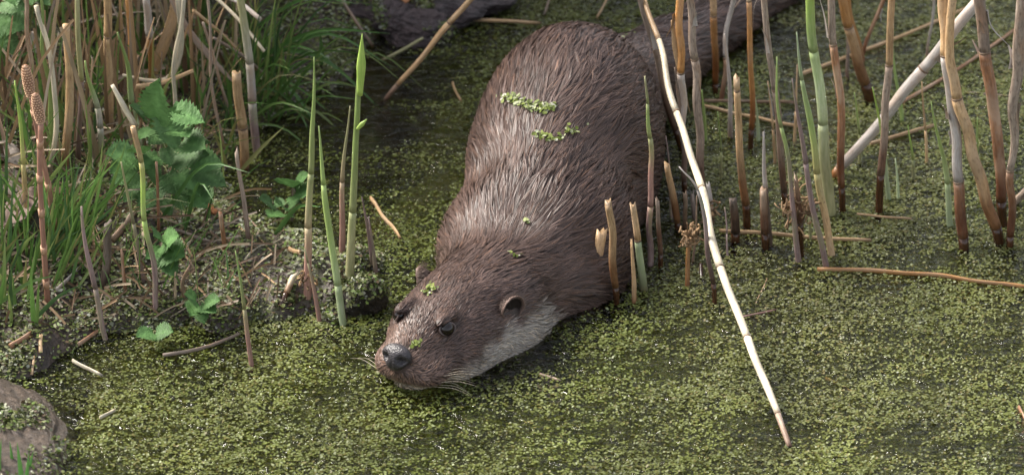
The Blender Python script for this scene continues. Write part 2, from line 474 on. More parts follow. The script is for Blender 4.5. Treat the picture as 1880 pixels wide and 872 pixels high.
def fur_tint(P, Nn):
    """natural coat colour: brown above, tan muzzle, pale lips, cheeks and throat"""
    q = (P - HEAD0) @ R_HEAD.T
    n1 = wob(P, 30, 2)[:, None]; 
    c = np.array([0.086, 0.057, 0.048]) * (1 + 0.22 * n1)
    mz = (smooth((q[:, 0] - 0.000) / 0.035))[:, None]
    c = c * (1 - mz) + np.array([0.140, 0.092, 0.074]) * mz
    # pale throat and cheek
    lim = 0.022 + 0.022 * smooth((-q[:, 0] + 0.005) / 0.06) - 0.03 * smooth((-q[:, 0] - 0.10) / 0.05) + 0.006 * wob(P, 45, 8)
    th = (smooth((lim - q[:, 2]) / 0.016) * smooth((0.02 - q[:, 0]) / 0.02) * smooth((q[:, 0] + 0.15) / 0.04))[:, None]
    c = c * (1 - th) + np.array([0.36, 0.325, 0.295]) * th
    lip = (smooth((0.0175 - q[:, 2] + 0.002 * wob(P, 60, 1)) / 0.008) * smooth((q[:, 0] + 0.012) / 0.016))[:, None]
    c = c * (1 - lip) + np.array([0.36, 0.30, 0.22]) * lip
    return np.clip(c, 0.01, 0.8)

otter = empty('otter', (0.04, -0.02, 0))
tag(otter, 'brown wet-furred otter wading head first through the duckweed, long tail behind', 'otter')
off = np.array(otter.location)
ON = sdf_grad(OV)
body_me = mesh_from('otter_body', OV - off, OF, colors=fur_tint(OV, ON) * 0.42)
m = tint_mat('otter_skin', 0.6, 0.3)
body = link('body', body_me, m, otter)

def make_fur(n_strand, n_clump, seed):
    r = np.random.default_rng(seed)
    T = np.vstack([OF[:, [0, 1, 2]], OF[:, [0, 2, 3]]])
    a, b_, c = OV[T[:, 0]], OV[T[:, 1]], OV[T[:, 2]]
    area = np.linalg.norm(np.cross(b_ - a, c - a), axis=1)
    cen = (a + b_ + c) / 3
    area[cen[:, 2] < -0.004] = 0
    q = (cen - HEAD0) @ R_HEAD.T
    area = area * (1 + 1.6 * smooth((q[:, 0] + 0.12) / 0.08))          # shorter, denser coat on the head
    area[cen[:, 1] > 0.32] *= 0.5
    def sample(n):
        t = r.choice(len(T), n, p=area / area.sum())
        u, v = r.random(n), r.random(n); fl = u + v > 1; u[fl] = 1 - u[fl]; v[fl] = 1 - v[fl]
        return a[t] + (b_[t] - a[t]) * u[:, None] + (c[t] - a[t]) * v[:, None]
    a_save = area; area = area * (1 + 2.2 * smooth((q[:, 0] + 0.12) / 0.08))
    C0 = sample(n_clump); area = a_save; CN = sdf_grad(C0)
    CF = flow_at(C0, CN)
    ang = 0.15 * r.normal(size=n_clump) + 0.22 * wob(C0, 11, 4) + 0.18 * wob(C0, 30, 12)
    CF = CF * np.cos(ang)[:, None] + np.cross(CN, CF) * np.sin(ang)[:, None]
    kd = kdtree.KDTree(n_clump)
    for i, p in enumerate(C0): kd.insert(p, i)
    kd.balance()
    P0 = sample(n_strand)
    # leave the eyes and the nose pad bare
    for e, rad in EYES + [(NOSE_C, 0.0138), (EAR[1], 0.0105), (EAR[-1], 0.0105)]:
        P0 = P0[np.linalg.norm(P0 - e, axis=1) > rad]
    n = len(P0)
    CL = np.fromiter((kd.find(p)[1] for p in P0), int, n)
    PN = sdf_grad(P0); PF = flow_at(P0, PN)
    q = (P0 - HEAD0) @ R_HEAD.T
    L = 0.0055 + 0.007 * smooth((0.02 - q[:, 0]) / 0.08) + 0.019 * smooth((-q[:, 0] - 0.06) / 0.09)
    L = L * r.uniform(0.75, 1.2, n)
    Lc = L
    lift = r.uniform(0.04, 0.13, n) 
    tight = np.clip(r.normal(0.90, 0.08, n_clump), 0.5, 0.98)[CL]
    CH = (0.0006 + 0.0012 * r.random(n_clump))[CL]
    seg = 4
    rows = []
    for k in range(seg + 1):
        t = k / seg
        own = P0 + PF * (L * t)[:, None] + PN * (L * lift * (t - 0.75 * t * t) * 1.6)[:, None]
        dist = ((P0 - C0[CL]) * CF[CL]).sum(-1)
        line = C0[CL] + CF[CL] * (dist + L * t)[:, None]
        line = line - PN * sdf(line)[:, None] if k in (2, 4) else line
        line = line + CN[CL] * (CH * math.sin(t * 2.6))[:, None]
        w = (tight * t ** 0.7)[:, None]
        rows.append(own * (1 - w) + line * w)
    C = np.stack(rows, 1)                                   # n, seg+1, 3
    # keep the strands just outside the skin
    flat = C.reshape(-1, 3); d = sdf(flat); need = 0.0004 + 0.0006 * np.tile(np.arange(seg + 1) / seg, n)
    flat = flat + np.where(d < need, need - d, 0)[:, None] * np.repeat(PN, seg + 1, 0)
    C = flat.reshape(n, seg + 1, 3)
    tan = np.gradient(C, axis=1); tan /= np.linalg.norm(tan, axis=2)[..., None] + 1e-12
    roll = r.normal(0, 0.35, n)
    side = np.cross(tan, PN[:, None, :]); side /= np.linalg.norm(side, axis=2)[..., None] + 1e-12
    side = side * np.cos(roll)[:, None, None] + PN[:, None, :] * np.sin(roll)[:, None, None]
    wid = r.uniform(0.00022, 0.00042, n)
    prof = np.array([1.0, 1.0, 0.85, 0.6, 0.12])[:seg + 1]
    hw = (wid[:, None] * prof)[..., None]
    V = np.stack([C - side * hw, C + side * hw], 2).reshape(-1, 3)
    base = np.arange(n)[:, None, None] * (seg + 1) * 2 + np.arange(seg)[None, :, None] * 2
    Fq = (base + np.array([0, 1, 3, 2])[None, None, :]).reshape(-1, 4)
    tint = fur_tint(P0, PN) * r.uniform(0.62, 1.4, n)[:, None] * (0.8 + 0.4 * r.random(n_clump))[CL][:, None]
    gold = (r.random(n) < 0.10)[:, None]
    tint = np.where(gold, tint * np.array([1.45, 1.25, 1.0]), tint)
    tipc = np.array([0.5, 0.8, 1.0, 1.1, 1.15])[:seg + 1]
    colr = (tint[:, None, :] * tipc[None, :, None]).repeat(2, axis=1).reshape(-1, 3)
    return mesh_from('otter_fur', V - off, Fq, colors=colr)

EYES = [(hd(-0.0035, 0.0258, 0.0550), 0.0082), (hd(-0.0035, -0.0245, 0.0545), 0.0080)]
NOSE_C = hd(0.0420, 0, 0.0400)
m = tint_mat('otter_fur', 0.40, 0.32)
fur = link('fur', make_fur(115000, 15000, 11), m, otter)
fur['kind'] = 'stuff'; fur['label'] = 'wet clumped brown fur'

# eyes
def uv_sphere(r, nu=24, nv=16, squash=(1, 1, 1)):
    V = [(r * math.sin(math.pi * j / nv) * math.cos(2 * math.pi * i / nu) * squash[0], r * math.sin(math.pi * j / nv) * math.sin(2 * math.pi * i / nu) * squash[1],
          r * math.cos(math.pi * j / nv) * squash[2]) for j in range(nv + 1) for i in range(nu)]
    Fq = [(j * nu + i, (j + 1) * nu + i, (j + 1) * nu + (i + 1) % nu, j * nu + (i + 1) % nu) for j in range(nv) for i in range(nu)]
    return V, Fq
m, nt, b = new_mat('otter_eye')
b.inputs['Base Color'].default_value = (0.010, 0.006, 0.005, 1); b.inputs['Roughness'].default_value = 0.04
b.inputs['IOR'].default_value = 1.5
V, Fq = uv_sphere(0.0074)
eye_me = mesh_from('eyeball', V, Fq); eye_me.materials.append(m)
lid_m, nt, b = new_mat('otter_eyelid')
b.inputs['Base Color'].default_value = (0.075, 0.052, 0.047, 1); b.inputs['Roughness'].default_value = 0.45
def torus(R, r, nu=28, nv=8, sx=1.0, sy=1.0):
    V = [((R + r * math.cos(2 * math.pi * j / nv)) * math.cos(2 * math.pi * i / nu) * sx, (R + r * math.cos(2 * math.pi * j / nv)) * math.sin(2 * math.pi * i / nu) * sy,
          r * math.sin(2 * math.pi * j / nv)) for i in range(nu) for j in range(nv)]
    Fq = [(i * nv + j, ((i + 1) % nu) * nv + j, ((i + 1) % nu) * nv + (j + 1) % nv, i * nv + (j + 1) % nv) for i in range(nu) for j in range(nv)]
    return V, Fq
V, Fq = torus(0.0064, 0.0009, sx=1.18, sy=0.92)
lid_me = mesh_from('eyelid', V, Fq); lid_me.materials.append(lid_m)
for s, (e, _) in zip((1, -1), EYES):
    o = link('eye', eye_me, None, otter); o.location = e - off
    axis = Vector(tuple(0.55 * H3 + s * 0.75 * S3 + 0.42 * Z3)).normalized()
    l = link('eyelid', lid_me, None, o); l.location = axis * 0.0030
    l.rotation_euler = axis.to_track_quat('Z', 'Y').to_euler()

# ears: small cupped shells, dark inside, short hair along the rim
def ear_mesh(s):
    ax = 0.50 * H3 + s * 0.80 * S3 + 0.28 * Z3; ax /= np.linalg.norm(ax)
    up = Z3 - ax * ax[2]; up /= np.linalg.norm(up); sd_ = np.cross(up, ax)
    nu, rows = 30, [(0.15, -0.0035, 1), (0.5, -0.0030, 1), (0.82, -0.0005, 1), (0.95, 0.0022, 1), (1.0, 0.0034, 0), (1.06, 0.0030, 0), (1.08, 0.0005, 0), (0.98, -0.0035, 0), (0.75, -0.0080, 0)]
    V, F, C = [], [], []
    rg = np.random.default_rng(4); E0 = EAR[s] - ax * 0.03
    for _ in range(60): E0 = E0 - ax * float(sdf(E0[None])[0]) * 0.7
    E0 = E0 + ax * 0.0048
    for q, (rr, dd, inner) in enumerate(rows):
        for i in range(nu):
            a = 2 * math.pi * i / nu
            ek = 1.02 if s > 0 else 0.78; wx = ek * 0.0122 * rr * math.cos(a); wy = ek * 0.0125 * rr * math.sin(a) * (1.0 if math.sin(a) > 0 else 0.85)
            V.append(E0 + sd_ * wx + up * wy + ax * (dd + rr * 0.0065 * (0.85 * math.sin(a) - 0.5 * s * math.cos(a) - 0.35) + 0.0004 * rg.normal()))
            C.append(np.array([0.014, 0.009, 0.008]) if inner and q < 3 else np.array([0.14, 0.092, 0.074]) * rg.uniform(0.75, 1.2))
    for q in range(len(rows) - 1):
        for i in range(nu):
            F.append((q * nu + i, q * nu + (i + 1) % nu, (q + 1) * nu + (i + 1) % nu, (q + 1) * nu + i))
    c = len(V); V.append(E0 - ax * 0.004); C.append(np.array([0.012, 0.008, 0.007]))
    for i in range(nu): F.append((i, c, (i + 1) % nu))
    # rim hairs
    for k in range(1500):
        a = rg.uniform(0, 2 * math.pi); rr = rg.uniform(0.93, 1.12)
        p = E0 + sd_ * 0.0122 * rr * math.cos(a) + up * 0.0118 * rr * math.sin(a) * (1.0 if math.sin(a) > 0 else 0.85) + ax * (rg.uniform(-0.004, 0.003) + rr * 0.0065 * (0.85 * math.sin(a) - 0.5 * s * math.cos(a) - 0.35))
        d = sd_ * math.cos(a) + up * math.sin(a) - ax * 0.3 - 0.9 * H3 + rg.normal(0, 0.3, 3); d /= np.linalg.norm(d)
        w_ = np.cross(d, ax); w_ /= np.linalg.norm(w_) + 1e-9
        b0 = len(V); L_ = rg.uniform(0.0025, 0.0062)
        V += [p - w_ * 0.00022, p + w_ * 0.00022, p + d * L_]; C += [np.array([0.11, 0.078, 0.064]) * rg.uniform(0.7, 1.5)] * 3
        F.append((b0, b0 + 1, b0 + 2))
    return mesh_from('ear', np.array(V) - off, F, colors=np.array(C))
for s in (1, -1): link('ear', ear_mesh(s), bpy.data.materials['otter_skin'], otter)

# nose pad with two nostrils
def nose_mesh():
    V, Fq = uv_sphere(1.0, 36, 24)
    P = np.array(V)
    a, s_, z = P[:, 2].copy(), P[:, 0].copy(), P[:, 1].copy()         # pole points forward
    w = 0.0152 * (1 + 0.12 * np.clip(z, 0, 1) - 0.38 * np.clip(-z, 0, 1))
    A = 0.0085 * a; S = w * s_; Zz = 0.0128 * z
    nos = np.zeros(len(P))
    for sg in (-1, 1):
        nos += np.exp(-(((S - sg * 0.0082) / 0.0030) ** 2 + ((Zz + 0.0012) / 0.0036) ** 2)) * (a > -0.2)
        nos += 0.6 * np.exp(-(((S - sg * 0.0115) / 0.0025) ** 2 + ((Zz + 0.0005) / 0.0018) ** 2)) * (a > -0.4)
    A = A - 0.0055 * nos - 0.0012 * np.exp(-(S / 0.0012) ** 2) * np.clip(-z + 0.2, 0, 1)
    S = S * (1 - 0.12 * np.clip(nos, 0, 1))
    W = NOSE_C + A[:, None] * (0.93 * H3 + 0.36 * Z3) + S[:, None] * S3 + Zz[:, None] * (0.93 * Z3 - 0.36 * H3)
    return mesh_from('nose', W - off, Fq)
m, nt, b = new_mat('otter_nose')
tc = N(nt, 'TexCoord'); vo = N(nt, 'TexVoronoi'); vo.inputs['Scale'].default_value = 700
nt.links.new(tc.outputs['Object'], vo.inputs['Vector'])
bp = N(nt, 'Bump'); bp.inputs['Strength'].default_value = 0.8; bp.inputs['Distance'].default_value = 0.0006
nt.links.new(vo.outputs['Distance'], bp.inputs['Height']); nt.links.new(bp.outputs[0], b.inputs['Normal'])
b.inputs['Base Color'].default_value = (0.028, 0.024, 0.027, 1); b.inputs['Roughness'].default_value = 0.33
nose = link('nose', nose_mesh(), m, otter)

# whiskers
m, nt, b = new_mat('whisker'); b.inputs['Base Color'].default_value = (0.55, 0.47, 0.36, 1); b.inputs['Roughness'].default_value = 0.4
# ------------------------------------------------------------------ tubes, stems
def tube_arrays(path, rad, sides=8, ragged=0.0, cap=True, rough=0.06, seed=0, flat=1.0):
    """a swept tube with an optional torn top; returns verts, faces, uv"""
    rg = np.random.default_rng(seed)
    path = np.asarray(path, float); n = len(path)
    rad = np.broadcast_to(np.asarray(rad, float), (n,))
    tan = np.gradient(path, axis=0); tan /= np.linalg.norm(tan, axis=1)[:, None] + 1e-12
    ref = np.array([0.0, -1.0, 0.0]) if abs(tan[0][1]) < 0.85 else np.array([1.0, 0, 0])
    V, UV = [], []
    s = np.concatenate([[0], np.cumsum(np.linalg.norm(np.diff(path, axis=0), axis=1))])
    for i in range(n):
        u = np.cross(tan[i], ref); u /= np.linalg.norm(u); w = np.cross(u, tan[i])
        for j in range(sides + 1):
            a = 2 * math.pi * j / sides
            jj = j % sides
            r = rad[i] * (1 + rough * math.sin(3 * a + i * 0.9 + seed) * 0.5)
            p = path[i] + r * (math.cos(a) * u + flat * math.sin(a) * w)
            if ragged and i == n - 1:
                p = p + tan[i] * ragged * np.random.default_rng(seed * 31 + jj).uniform(-1, 1)
            V.append(p); UV.append((j / sides, s[i]))
    F = [(i * (sides + 1) + j, i * (sides + 1) + j + 1, (i + 1) * (sides + 1) + j + 1, (i + 1) * (sides + 1) + j) for i in range(n - 1) for j in range(sides)]
    if cap:
        for i, flip in ((0, True), (n - 1, False)):
            c = len(V); V.append(path[i] - (tan[i] * ragged * 0.8 if (ragged and i) else 0)); UV.append((0.5, s[i]))
            for j in range(sides):
                a, b_ = i * (sides + 1) + j, i * (sides + 1) + j + 1
                F.append((b_, a, c) if flip else (a, b_, c))
    return np.array(V), F, np.array(UV)
def spline(P, n):
    """Catmull-Rom through P, n samples evenly along it"""
    P = np.asarray(P, float)
    if len(P) == 2:
        t = np.linspace(0, 1, n)[:, None]; return P[0] * (1 - t) + P[1] * t
    Q = np.vstack([2 * P[0] - P[1], P, 2 * P[-1] - P[-2]]); out = []
    for i in range(len(P) - 1):
        a, b_, c, d = Q[i:i + 4]
        for t in np.linspace(0, 1, 12, endpoint=False):
            out.append(0.5 * (2 * b_ + (c - a) * t + (2 * a - 5 * b_ + 4 * c - d) * t * t + (3 * b_ - a - 3 * c + d) * t ** 3))
    out.append(P[-1]); out = np.array(out)
    s = np.concatenate([[0], np.cumsum(np.linalg.norm(np.diff(out, axis=0), axis=1))])
    q = np.linspace(0, s[-1], n)
    return np.stack([np.interp(q, s, out[:, k]) for k in range(3)], -1)

def vcol(T, sides, nv):
    c = np.repeat(T, sides + 1, 0)
    return np.vstack([c, np.repeat(T[[0, -1]] * 0.6, (nv - len(c)) // 2, 0)]) if nv > len(c) else c
PX = 1 / 1900.0
_seed = [100]
def stem(name, pts, w, segs, label, cat='reed', group=None, y1=None, dry=True, ragged=0.0, nodes=True, sink=0.025, flat=1.0, z0=None, shreds=False, wobble=1.0):
    """pts: pixel path from the foot to the tip; the foot stands on the ground or water seen there, the rest rises in the upright plane
    through the foot (or leans to depth y1). w: widths in pixels foot..tip; segs: [(end fraction, material), ...] internodes."""
    _seed[0] += 1; sd_ = _seed[0]
    foot = at_bank(*pts[0]) if z0 is None else at_z(*pts[0], z0)
    y0 = foot[1]
    if y1 is None: y1 = y0 + random.uniform(-0.02, 0.02)
    vs = [p[1] for p in pts]
    P = [foot]
    tot = max(1e-6, sum(math.dist(pts[i], pts[i + 1]) for i in range(len(pts) - 1))); acc = 0
    for i in range(1, len(pts)):
        acc += math.dist(pts[i - 1], pts[i])
        P.append(at_y(*pts[i], y0 + (y1 - y0) * acc / tot))
    P = np.array(P)
    if sink:
        d = P[0] - P[1]; d /= np.linalg.norm(d)
        if d[2] < -0.25:
            P = np.vstack([P[0] + d * sink, P])
    length = np.linalg.norm(np.diff(P, axis=0), axis=1).sum()
    t_sink = sink / length if len(P) > len(pts) else 0.0
    segs = [(t_sink + e * (1 - t_sink), mt_) for e, mt_ in segs]
    n = max(6, int(length / 0.014))
    C = spline(P, n * 2)
    t = np.linspace(0, 1, len(C))
    wid = np.interp(t, np.linspace(0, 1, len(w)), w) * PX / 2
    # slow bends and unevenness, as real stems have
    wb = wob(C * np.array([1, 1, 1]) + sd_, 9, sd_ % 20)[:, None] * np.array([0.0022, 0.0015, 0]) * min(1, length / 0.15) * wobble
    C = C + wb * np.minimum(1, t[:, None] * 4)
    sides = 10 if max(w) > 11 else 7
    # natural colour drift along the stem: shoots grade from joint to joint, dead stems stain towards the foot
    tt_ = np.linspace(0, 1, len(C))
    slow = 1 + 0.16 * wob(C + 3.1 * sd_, 14, sd_ % 17)
    if dry:
        TT = np.ones((len(C), 3)) * slow[:, None]
        st_ = np.exp(-np.clip(tt_ - segs[0][0] * (segs[0][1] == 'wet') - t_sink, 0, 1) * length / min(0.022, 0.14 * length))[:, None]
        TT = TT * (1 - st_) + TT * np.array([0.42, 0.30, 0.24]) * st_
    else:
        cen_ = [((segs[i - 1][0] if i else t_sink) + segs[i][0]) / 2 for i in range(len(segs))]
        base_c = np.stack([np.interp(tt_, cen_, [MIDC[m_][q] for _, m_ in segs]) for q in range(3)], -1) * slow[:, None]
    if len(segs) == 1:
        V, F, UV = tube_arrays(C - foot, wid, sides, ragged, True, 0.06, sd_, flat)
        T1 = TT if dry else base_c / MIDC[segs[0][1]]
        o = link(name, mesh_from(name, V, F, uv=UV, colors=vcol(T1, sides, len(V))), M[segs[0][1]]); o.location = foot
        root = o
    else:
        root = empty(name, foot)
        prev = 0.0
        for k, (e, mat) in enumerate(segs):
            i0, i1 = int(round(prev * (len(C) - 1))), int(round(e * (len(C) - 1)))
            if i1 - i0 < 1: i1 = i0 + 1
            cc, ww = C[i0:i1 + 1] - foot, wid[i0:i1 + 1].copy()
            last = k == len(segs) - 1
            sheath = 1 + 0.05 * (k % 2) * dry
            V, F, UV = tube_arrays(cc, ww * sheath, sides, ragged if last else 0.0, True, 0.06, sd_ + k, flat)
            pname = {'wet': 'wet_base'}.get(mat, 'tip' if (last and not dry) else 'internode')
            T1 = TT[i0:i1 + 1] if dry else base_c[i0:i1 + 1] / MIDC[mat]
            if mat == 'wet': T1 = np.ones_like(T1)
            link(pname, mesh_from(pname, V, F, uv=UV, colors=vcol(T1, sides, len(V))), M[mat], root)
            if nodes and not last and mat != 'wet' and dry:
                tdir = C[min(i1 + 1, len(C) - 1)] - C[i1 - 1]; tdir /= np.linalg.norm(tdir)
                rp = np.array([C[i1] - foot - tdir * 0.0010, C[i1] - foot, C[i1] - foot + tdir * 0.0010])
                V, F, UV = tube_arrays(rp, wid[i1] * np.array([1.03, 1.10, 1.03]) * 1.03, sides, 0, True, 0.02, sd_)
                link('node_ring', mesh_from('node_ring', V, F, uv=UV), M['node'], root)
            prev = e
    if shreds:
        # split sheaths: strips of dead leaf base peeling off the stem
        rg = np.random.default_rng(sd_)
        for q in range(int(rg.integers(1, 4))):
            i = int(rg.uniform(0.35, 0.9) * (len(C) - 1)); a_ = rg.uniform(0, 2 * math.pi)
            o_ = np.array([math.cos(a_), math.sin(a_), 0]) 
            L_ = rg.uniform(0.015, 0.055); up_ = 1 if rg.random() < 0.65 else -0.8
            t_ = C[min(i + 2, len(C) - 1)] - C[max(i - 2, 0)]; t_ /= np.linalg.norm(t_)
            p0 = C[i] + o_ * wid[i] * 0.98
            PP = [p0 - foot, p0 + t_ * L_ * 0.5 * up_ + o_ * L_ * 0.05 - foot, p0 + t_ * L_ * up_ + o_ * L_ * rg.uniform(0.12, 0.4) - foot]
            V, F, UV = blade_arrays(spline(PP, 8), np.linspace(1, 0.1, 8) * wid[i] * rg.uniform(0.5, 1.0), 0.5, o_, rg.uniform(-0.8, 0.8))
            link('sheath_shred', mesh_from('sheath_shred', V, F, uv=UV), M[['tan', 'grey', 'lilac'][int(rg.integers(0, 3))]], root)
    tag(root, label, cat, group)
    return root

def blade_arrays(P, w, fold=0.25, nrm=None, twist=0.0):
    """a leaf blade: folded ribbon along P with half widths w"""
    P = np.asarray(P, float); n = len(P); w = np.asarray(w, float)
    tan = np.gradient(P, axis=0); tan /= np.linalg.norm(tan, axis=1)[:, None] + 1e-12
    ref = np.array([0.15, -0.9, 0.4]) if nrm is None else np.asarray(nrm, float)
    side = np.cross(tan, ref); side /= np.linalg.norm(side, axis=1)[:, None] + 1e-9
    up = np.cross(side, tan)
    if twist:
        a = np.linspace(0, twist, n)[:, None]
        side, up = side * np.cos(a) + up * np.sin(a), up * np.cos(a) - side * np.sin(a)
    V = np.stack([P - side * w[:, None] + up * (w * fold)[:, None], P, P + side * w[:, None] + up * (w * fold)[:, None]], 1).reshape(-1, 3)
    F = []
    for i in range(n - 1):
        for j in range(2):
            a = i * 3 + j; F.append((a, a + 1, a + 4, a + 3))
    UV = np.stack([np.tile([0, .5, 1], n), np.repeat(np.linspace(0, 1, n) * 0.1, 3)], -1)
    return V, F, UV

# whiskers of the otter
wm = M['whisker_m'] = m
for s in (1, -1):
    for k in range(9 if s > 0 else 3):
        a0 = hd(0.018 + 0.0045 * (k % 3), s * (0.033 + 0.001 * (k % 2)), 0.010 + 0.0045 * (k // 3))
        tip = a0 + (-0.010 - 0.008 * (k // 3)) * H3 + s * (0.022 + 0.006 * (k % 3)) * S3 + (-0.007 + 0.002 * k * 0.5) * Z3
        mid = (a0 + tip) / 2 + np.array([0, 0, 0.004])
        V, F, UV = tube_arrays(spline([a0 - s * 0.003 * S3, mid, tip], 8) - off, np.linspace(0.00021, 0.00006, 8), 5)
        link('whisker', mesh_from('whisker', V, F, uv=UV), wm, otter)

# ------------------------------------------------------------------ reeds standing in the water (pixel paths foot -> tip)
G_TALL = 'dry reed stems standing in the pond'
G_STUB = 'broken reed stubs in the pond'
G_SHOOT = 'young green shoots in the pond'
G_FLOAT = 'straws floating on the pond'
def reed(pts, w, *a, **k): return stem('reed', pts, tuple(x * 0.9 for x in w), *a, group=G_TALL, shreds=True, **k)
def stub(*a, **k): return stem('reed_stub', *a, group=G_STUB, ragged=k.pop('ragged', 0.004), **k)
def shoot(*a, **k): return stem('green_shoot', *a, cat='shoot', group=G_SHOOT, dry=False, nodes=False, **k)

reed([(1252, 278), (1215, 150), (1176, -4), (1150, -110)], (13, 12, 11), [(0.12, 'wet'), (1, 'grey')], 'grey-brown leaning reed stem that the long bleached stem is bent from')
p_top = at_y(1184, 2, at_z(1252, 278)[1])
stem('bent_reed', [(1450, 820), (1405, 700), (1326, 500), (1290, 355), (1246, 215), (1208, 80), (1186, 4)], (9, 13, 14, 14, 13, 11, 9),
     [(0.07, 'grey'), (0.245, 'pale'), (0.405, 'pale'), (0.58, 'pale'), (0.75, 'pale'), (0.915, 'pale'), (1, 'tan')],
     'long bleached cream reed bent over and slanting down to the open duckweed', y1=p_top[1] - 0.004, ragged=0.004, sink=0)
reed([(1257, 350), (1254, 200), (1253, 140), (1247, 20), (1243, -120)], (11, 12, 15, 16, 16), [(0.04, 'wet'), (0.46, 'lilac'), (1, 'orange')], 'bright orange reed with a bluish-white lower joint')
reed([(1290, 378), (1280, 200), (1264, -5), (1255, -120)], (15, 16, 15), [(0.06, 'wet'), (0.55, 'grey'), (1, 'grey')], 'thick mottled grey reed next to the bright orange one')
reed([(1313, 172), (1312, 90), (1308, -5), (1304, -120)], (12, 14, 15), [(0.06, 'wet'), (0.5, 'orange'), (1, 'tan')], 'yellowish-brown reed standing just beyond the tail root')
reed([(1325, 186), (1333, 70), (1347, -8), (1365, -120)], (11, 10, 12), [(0.25, 'rust'), (1, 'lilac')], 'bowed silvery reed with a rusty foot beyond the tail')
stem('leaf_sheath', [(1340, 252), (1337, 150), (1331, 62)], (10, 9, 3), [(1, 'lilac')], 'loose pale sheath leaning on the bowed silvery reed', 'leaf sheath')
stub([(1370, 418), (1360, 300), (1354, 142)], (15, 13, 11), [(0.17, 'wet'), (0.9, 'tan'), (1, 'tan')], 'tall honey-coloured broken reed with a dark wet foot')
reed([(1378, 272), (1376, 120), (1375, 2), (1374, -100)], (12, 11, 11), [(0.1, 'wet'), (0.72, 'orange'), (1, 'pale')], 'straight orange-brown reed with a pale joint on top')
reed([(1443, 382), (1432, 250), (1414, 100), (1401, -8), (1392, -110)], (13, 14, 13, 12), [(0.07, 'wet'), (0.45, 'grey'), (1, 'grey')], 'mottled grey reed leaning away from the honey-coloured stub')
shoot([(1468, 480), (1444, 300), (1432, 215), (1426, 105)], (12, 9, 7, 2), [(0.68, 'purple'), (1, 'green')], 'slender shoot, purple-grey below and green at its needle tip')
shoot([(1527, 468), (1500, 300), (1480, 205), (1461, 60)], (13, 13, 11, 2), [(0.38, 'tan'), (0.8, 'green'), (1, 'mint')], 'green shoot on a straw-coloured foot crossing the purple one')
shoot([(1516, 492), (1499, 390), (1478, 280), (1453, 145)], (12, 10, 9, 2), [(0.55, 'purple'), (1, 'purple')], 'purplish pointed shoot beside the straw-footed green one')
shoot([(1525, 392), (1511, 235), (1498, 110), (1488, -6), (1482, -120)], (22, 19, 17, 15), [(0.33, 'olive'), (0.58, 'mint'), (1, 'lime')], 'thick tall green shoot with a powdery white joint')
reed([(1548, 388), (1542, 230), (1533, 78), (1526, -6), (1520, -110)], (13, 15, 15, 15), [(0.1, 'wet'), (0.62, 'rust'), (1, 'grey')], 'reed with rust-coloured lower joint and grey sheath above, by the thick green shoot')
reed([(1598, 184), (1572, 95), (1543, -8), (1520, -90)], (26, 20, 18), [(0.12, 'wet'), (0.5, 'tan'), (1, 'orange')], 'stout orange-tan reed leaning over a dark foot')
reed([(1583, 112), (1570, 60), (1555, -8), (1545, -80)], (14, 17, 15), [(1, 'orange')], 'dark orange reed tucked behind the stout leaning one')
reed([(1584, 104), (1602, 55), (1626, -4), (1655, -80)], (8, 9, 8), [(1, 'rust')], 'thin rusty reed slanting against its neighbours')
reed([(1557, 142), (1555, 90), (1552, 20), (1550, -60)], (9, 8, 7), [(1, 'grey')], 'thin dull grey reed behind the stout leaning one')
reed([(1614, 390), (1622, 250), (1632, 110), (1637, -8), (1640, -110)], (17, 15, 15, 13), [(0.13, 'wet'), (0.55, 'grey'), (1, 'tan')], 'slim grey-tan reed in front of the diagonal silvery one')
reed([(1532, 322), (1640, 195), (1805, -8), (1900, -120)], (20, 24, 24), [(0.03, 'orange'), (0.45, 'lilac'), (1, 'lilac')], 'thick silvery-white reed lying diagonally across the others', sink=0.01)
reed([(1770, 456), (1758, 310), (1745, 190), (1737, 100), (1728, -6), (1722, -110)], (21, 21, 20, 20, 21), [(0.04, 'wet'), (0.22, 'rust'), (0.63, 'lilac'), (1, 'tan')], 'reed in bands of rust, silver and tan, split at its sheath')
reed([(1835, 446), (1822, 395), (1778, 250), (1742, 110), (1748, -6), (1755, -110)], (22, 23, 22, 17, 16), [(0.06, 'wet'), (0.5, 'tan'), (1, 'tan')], 'bowed tan reed springing out from the rust, silver and tan one')
reed([(1840, 414), (1830, 260), (1808, 88), (1798, -6), (1792, -110)], (20, 22, 23, 22), [(0.08, 'wet'), (0.62, 'rust'), (1, 'grey')], 'stout reed, dark rust below and grey-barked above')
reed([(1855, 452), (1858, 322), (1863, 180), (1880, -8), (1890, -110)], (15, 15, 25, 24), [(0.04, 'wet'), (0.25, 'rust'), (1, 'grey')], 'stout mealy grey reed on a narrow red-brown foot')
reed([(1703, 104), (1710, 40), (1714, -6), (1718, -80)], (6, 6, 5), [(1, 'lilac')], 'thin pinkish-grey reed beyond the diagonal silvery one')
stub([(1862, 372), (1890, 345)], (15, 14), [(1, 'grey')], 'short grey reed end lying against the stout mealy reed', sink=0)
shoot([(1746, 414), (1732, 300), (1713, 186)], (13, 10, 2), [(0.35, 'mint'), (1, 'green')], 'pale green spear beside the rust, silver and tan reed')
shoot([(1653, 222), (1646, 140), (1640, 68)], (9, 7, 2), [(1, 'green')], 'small green spear beyond the diagonal silvery reed')
shoot([(1631, 366), (1618, 260), (1604, 160)], (10, 8, 2), [(0.5, 'mint'), (1, 'lime')], 'green spear leaning on the slim grey-tan reed')
shoot([(1648, 364), (1645, 330), (1641, 292)], (8, 6, 2), [(1, 'mint')], 'shortest pale green spear, beside the slim grey-tan reed')
shoot([(1509, 380), (1506, 310), (1502, 235)], (10, 8, 2), [(1, 'mint')], 'pale spear hugging the thick tall green shoot')
shoot([(1294, 258), (1292, 210), (1289, 165)], (10, 7, 2), [(1, 'green')], 'short green spear near the mottled grey reed')
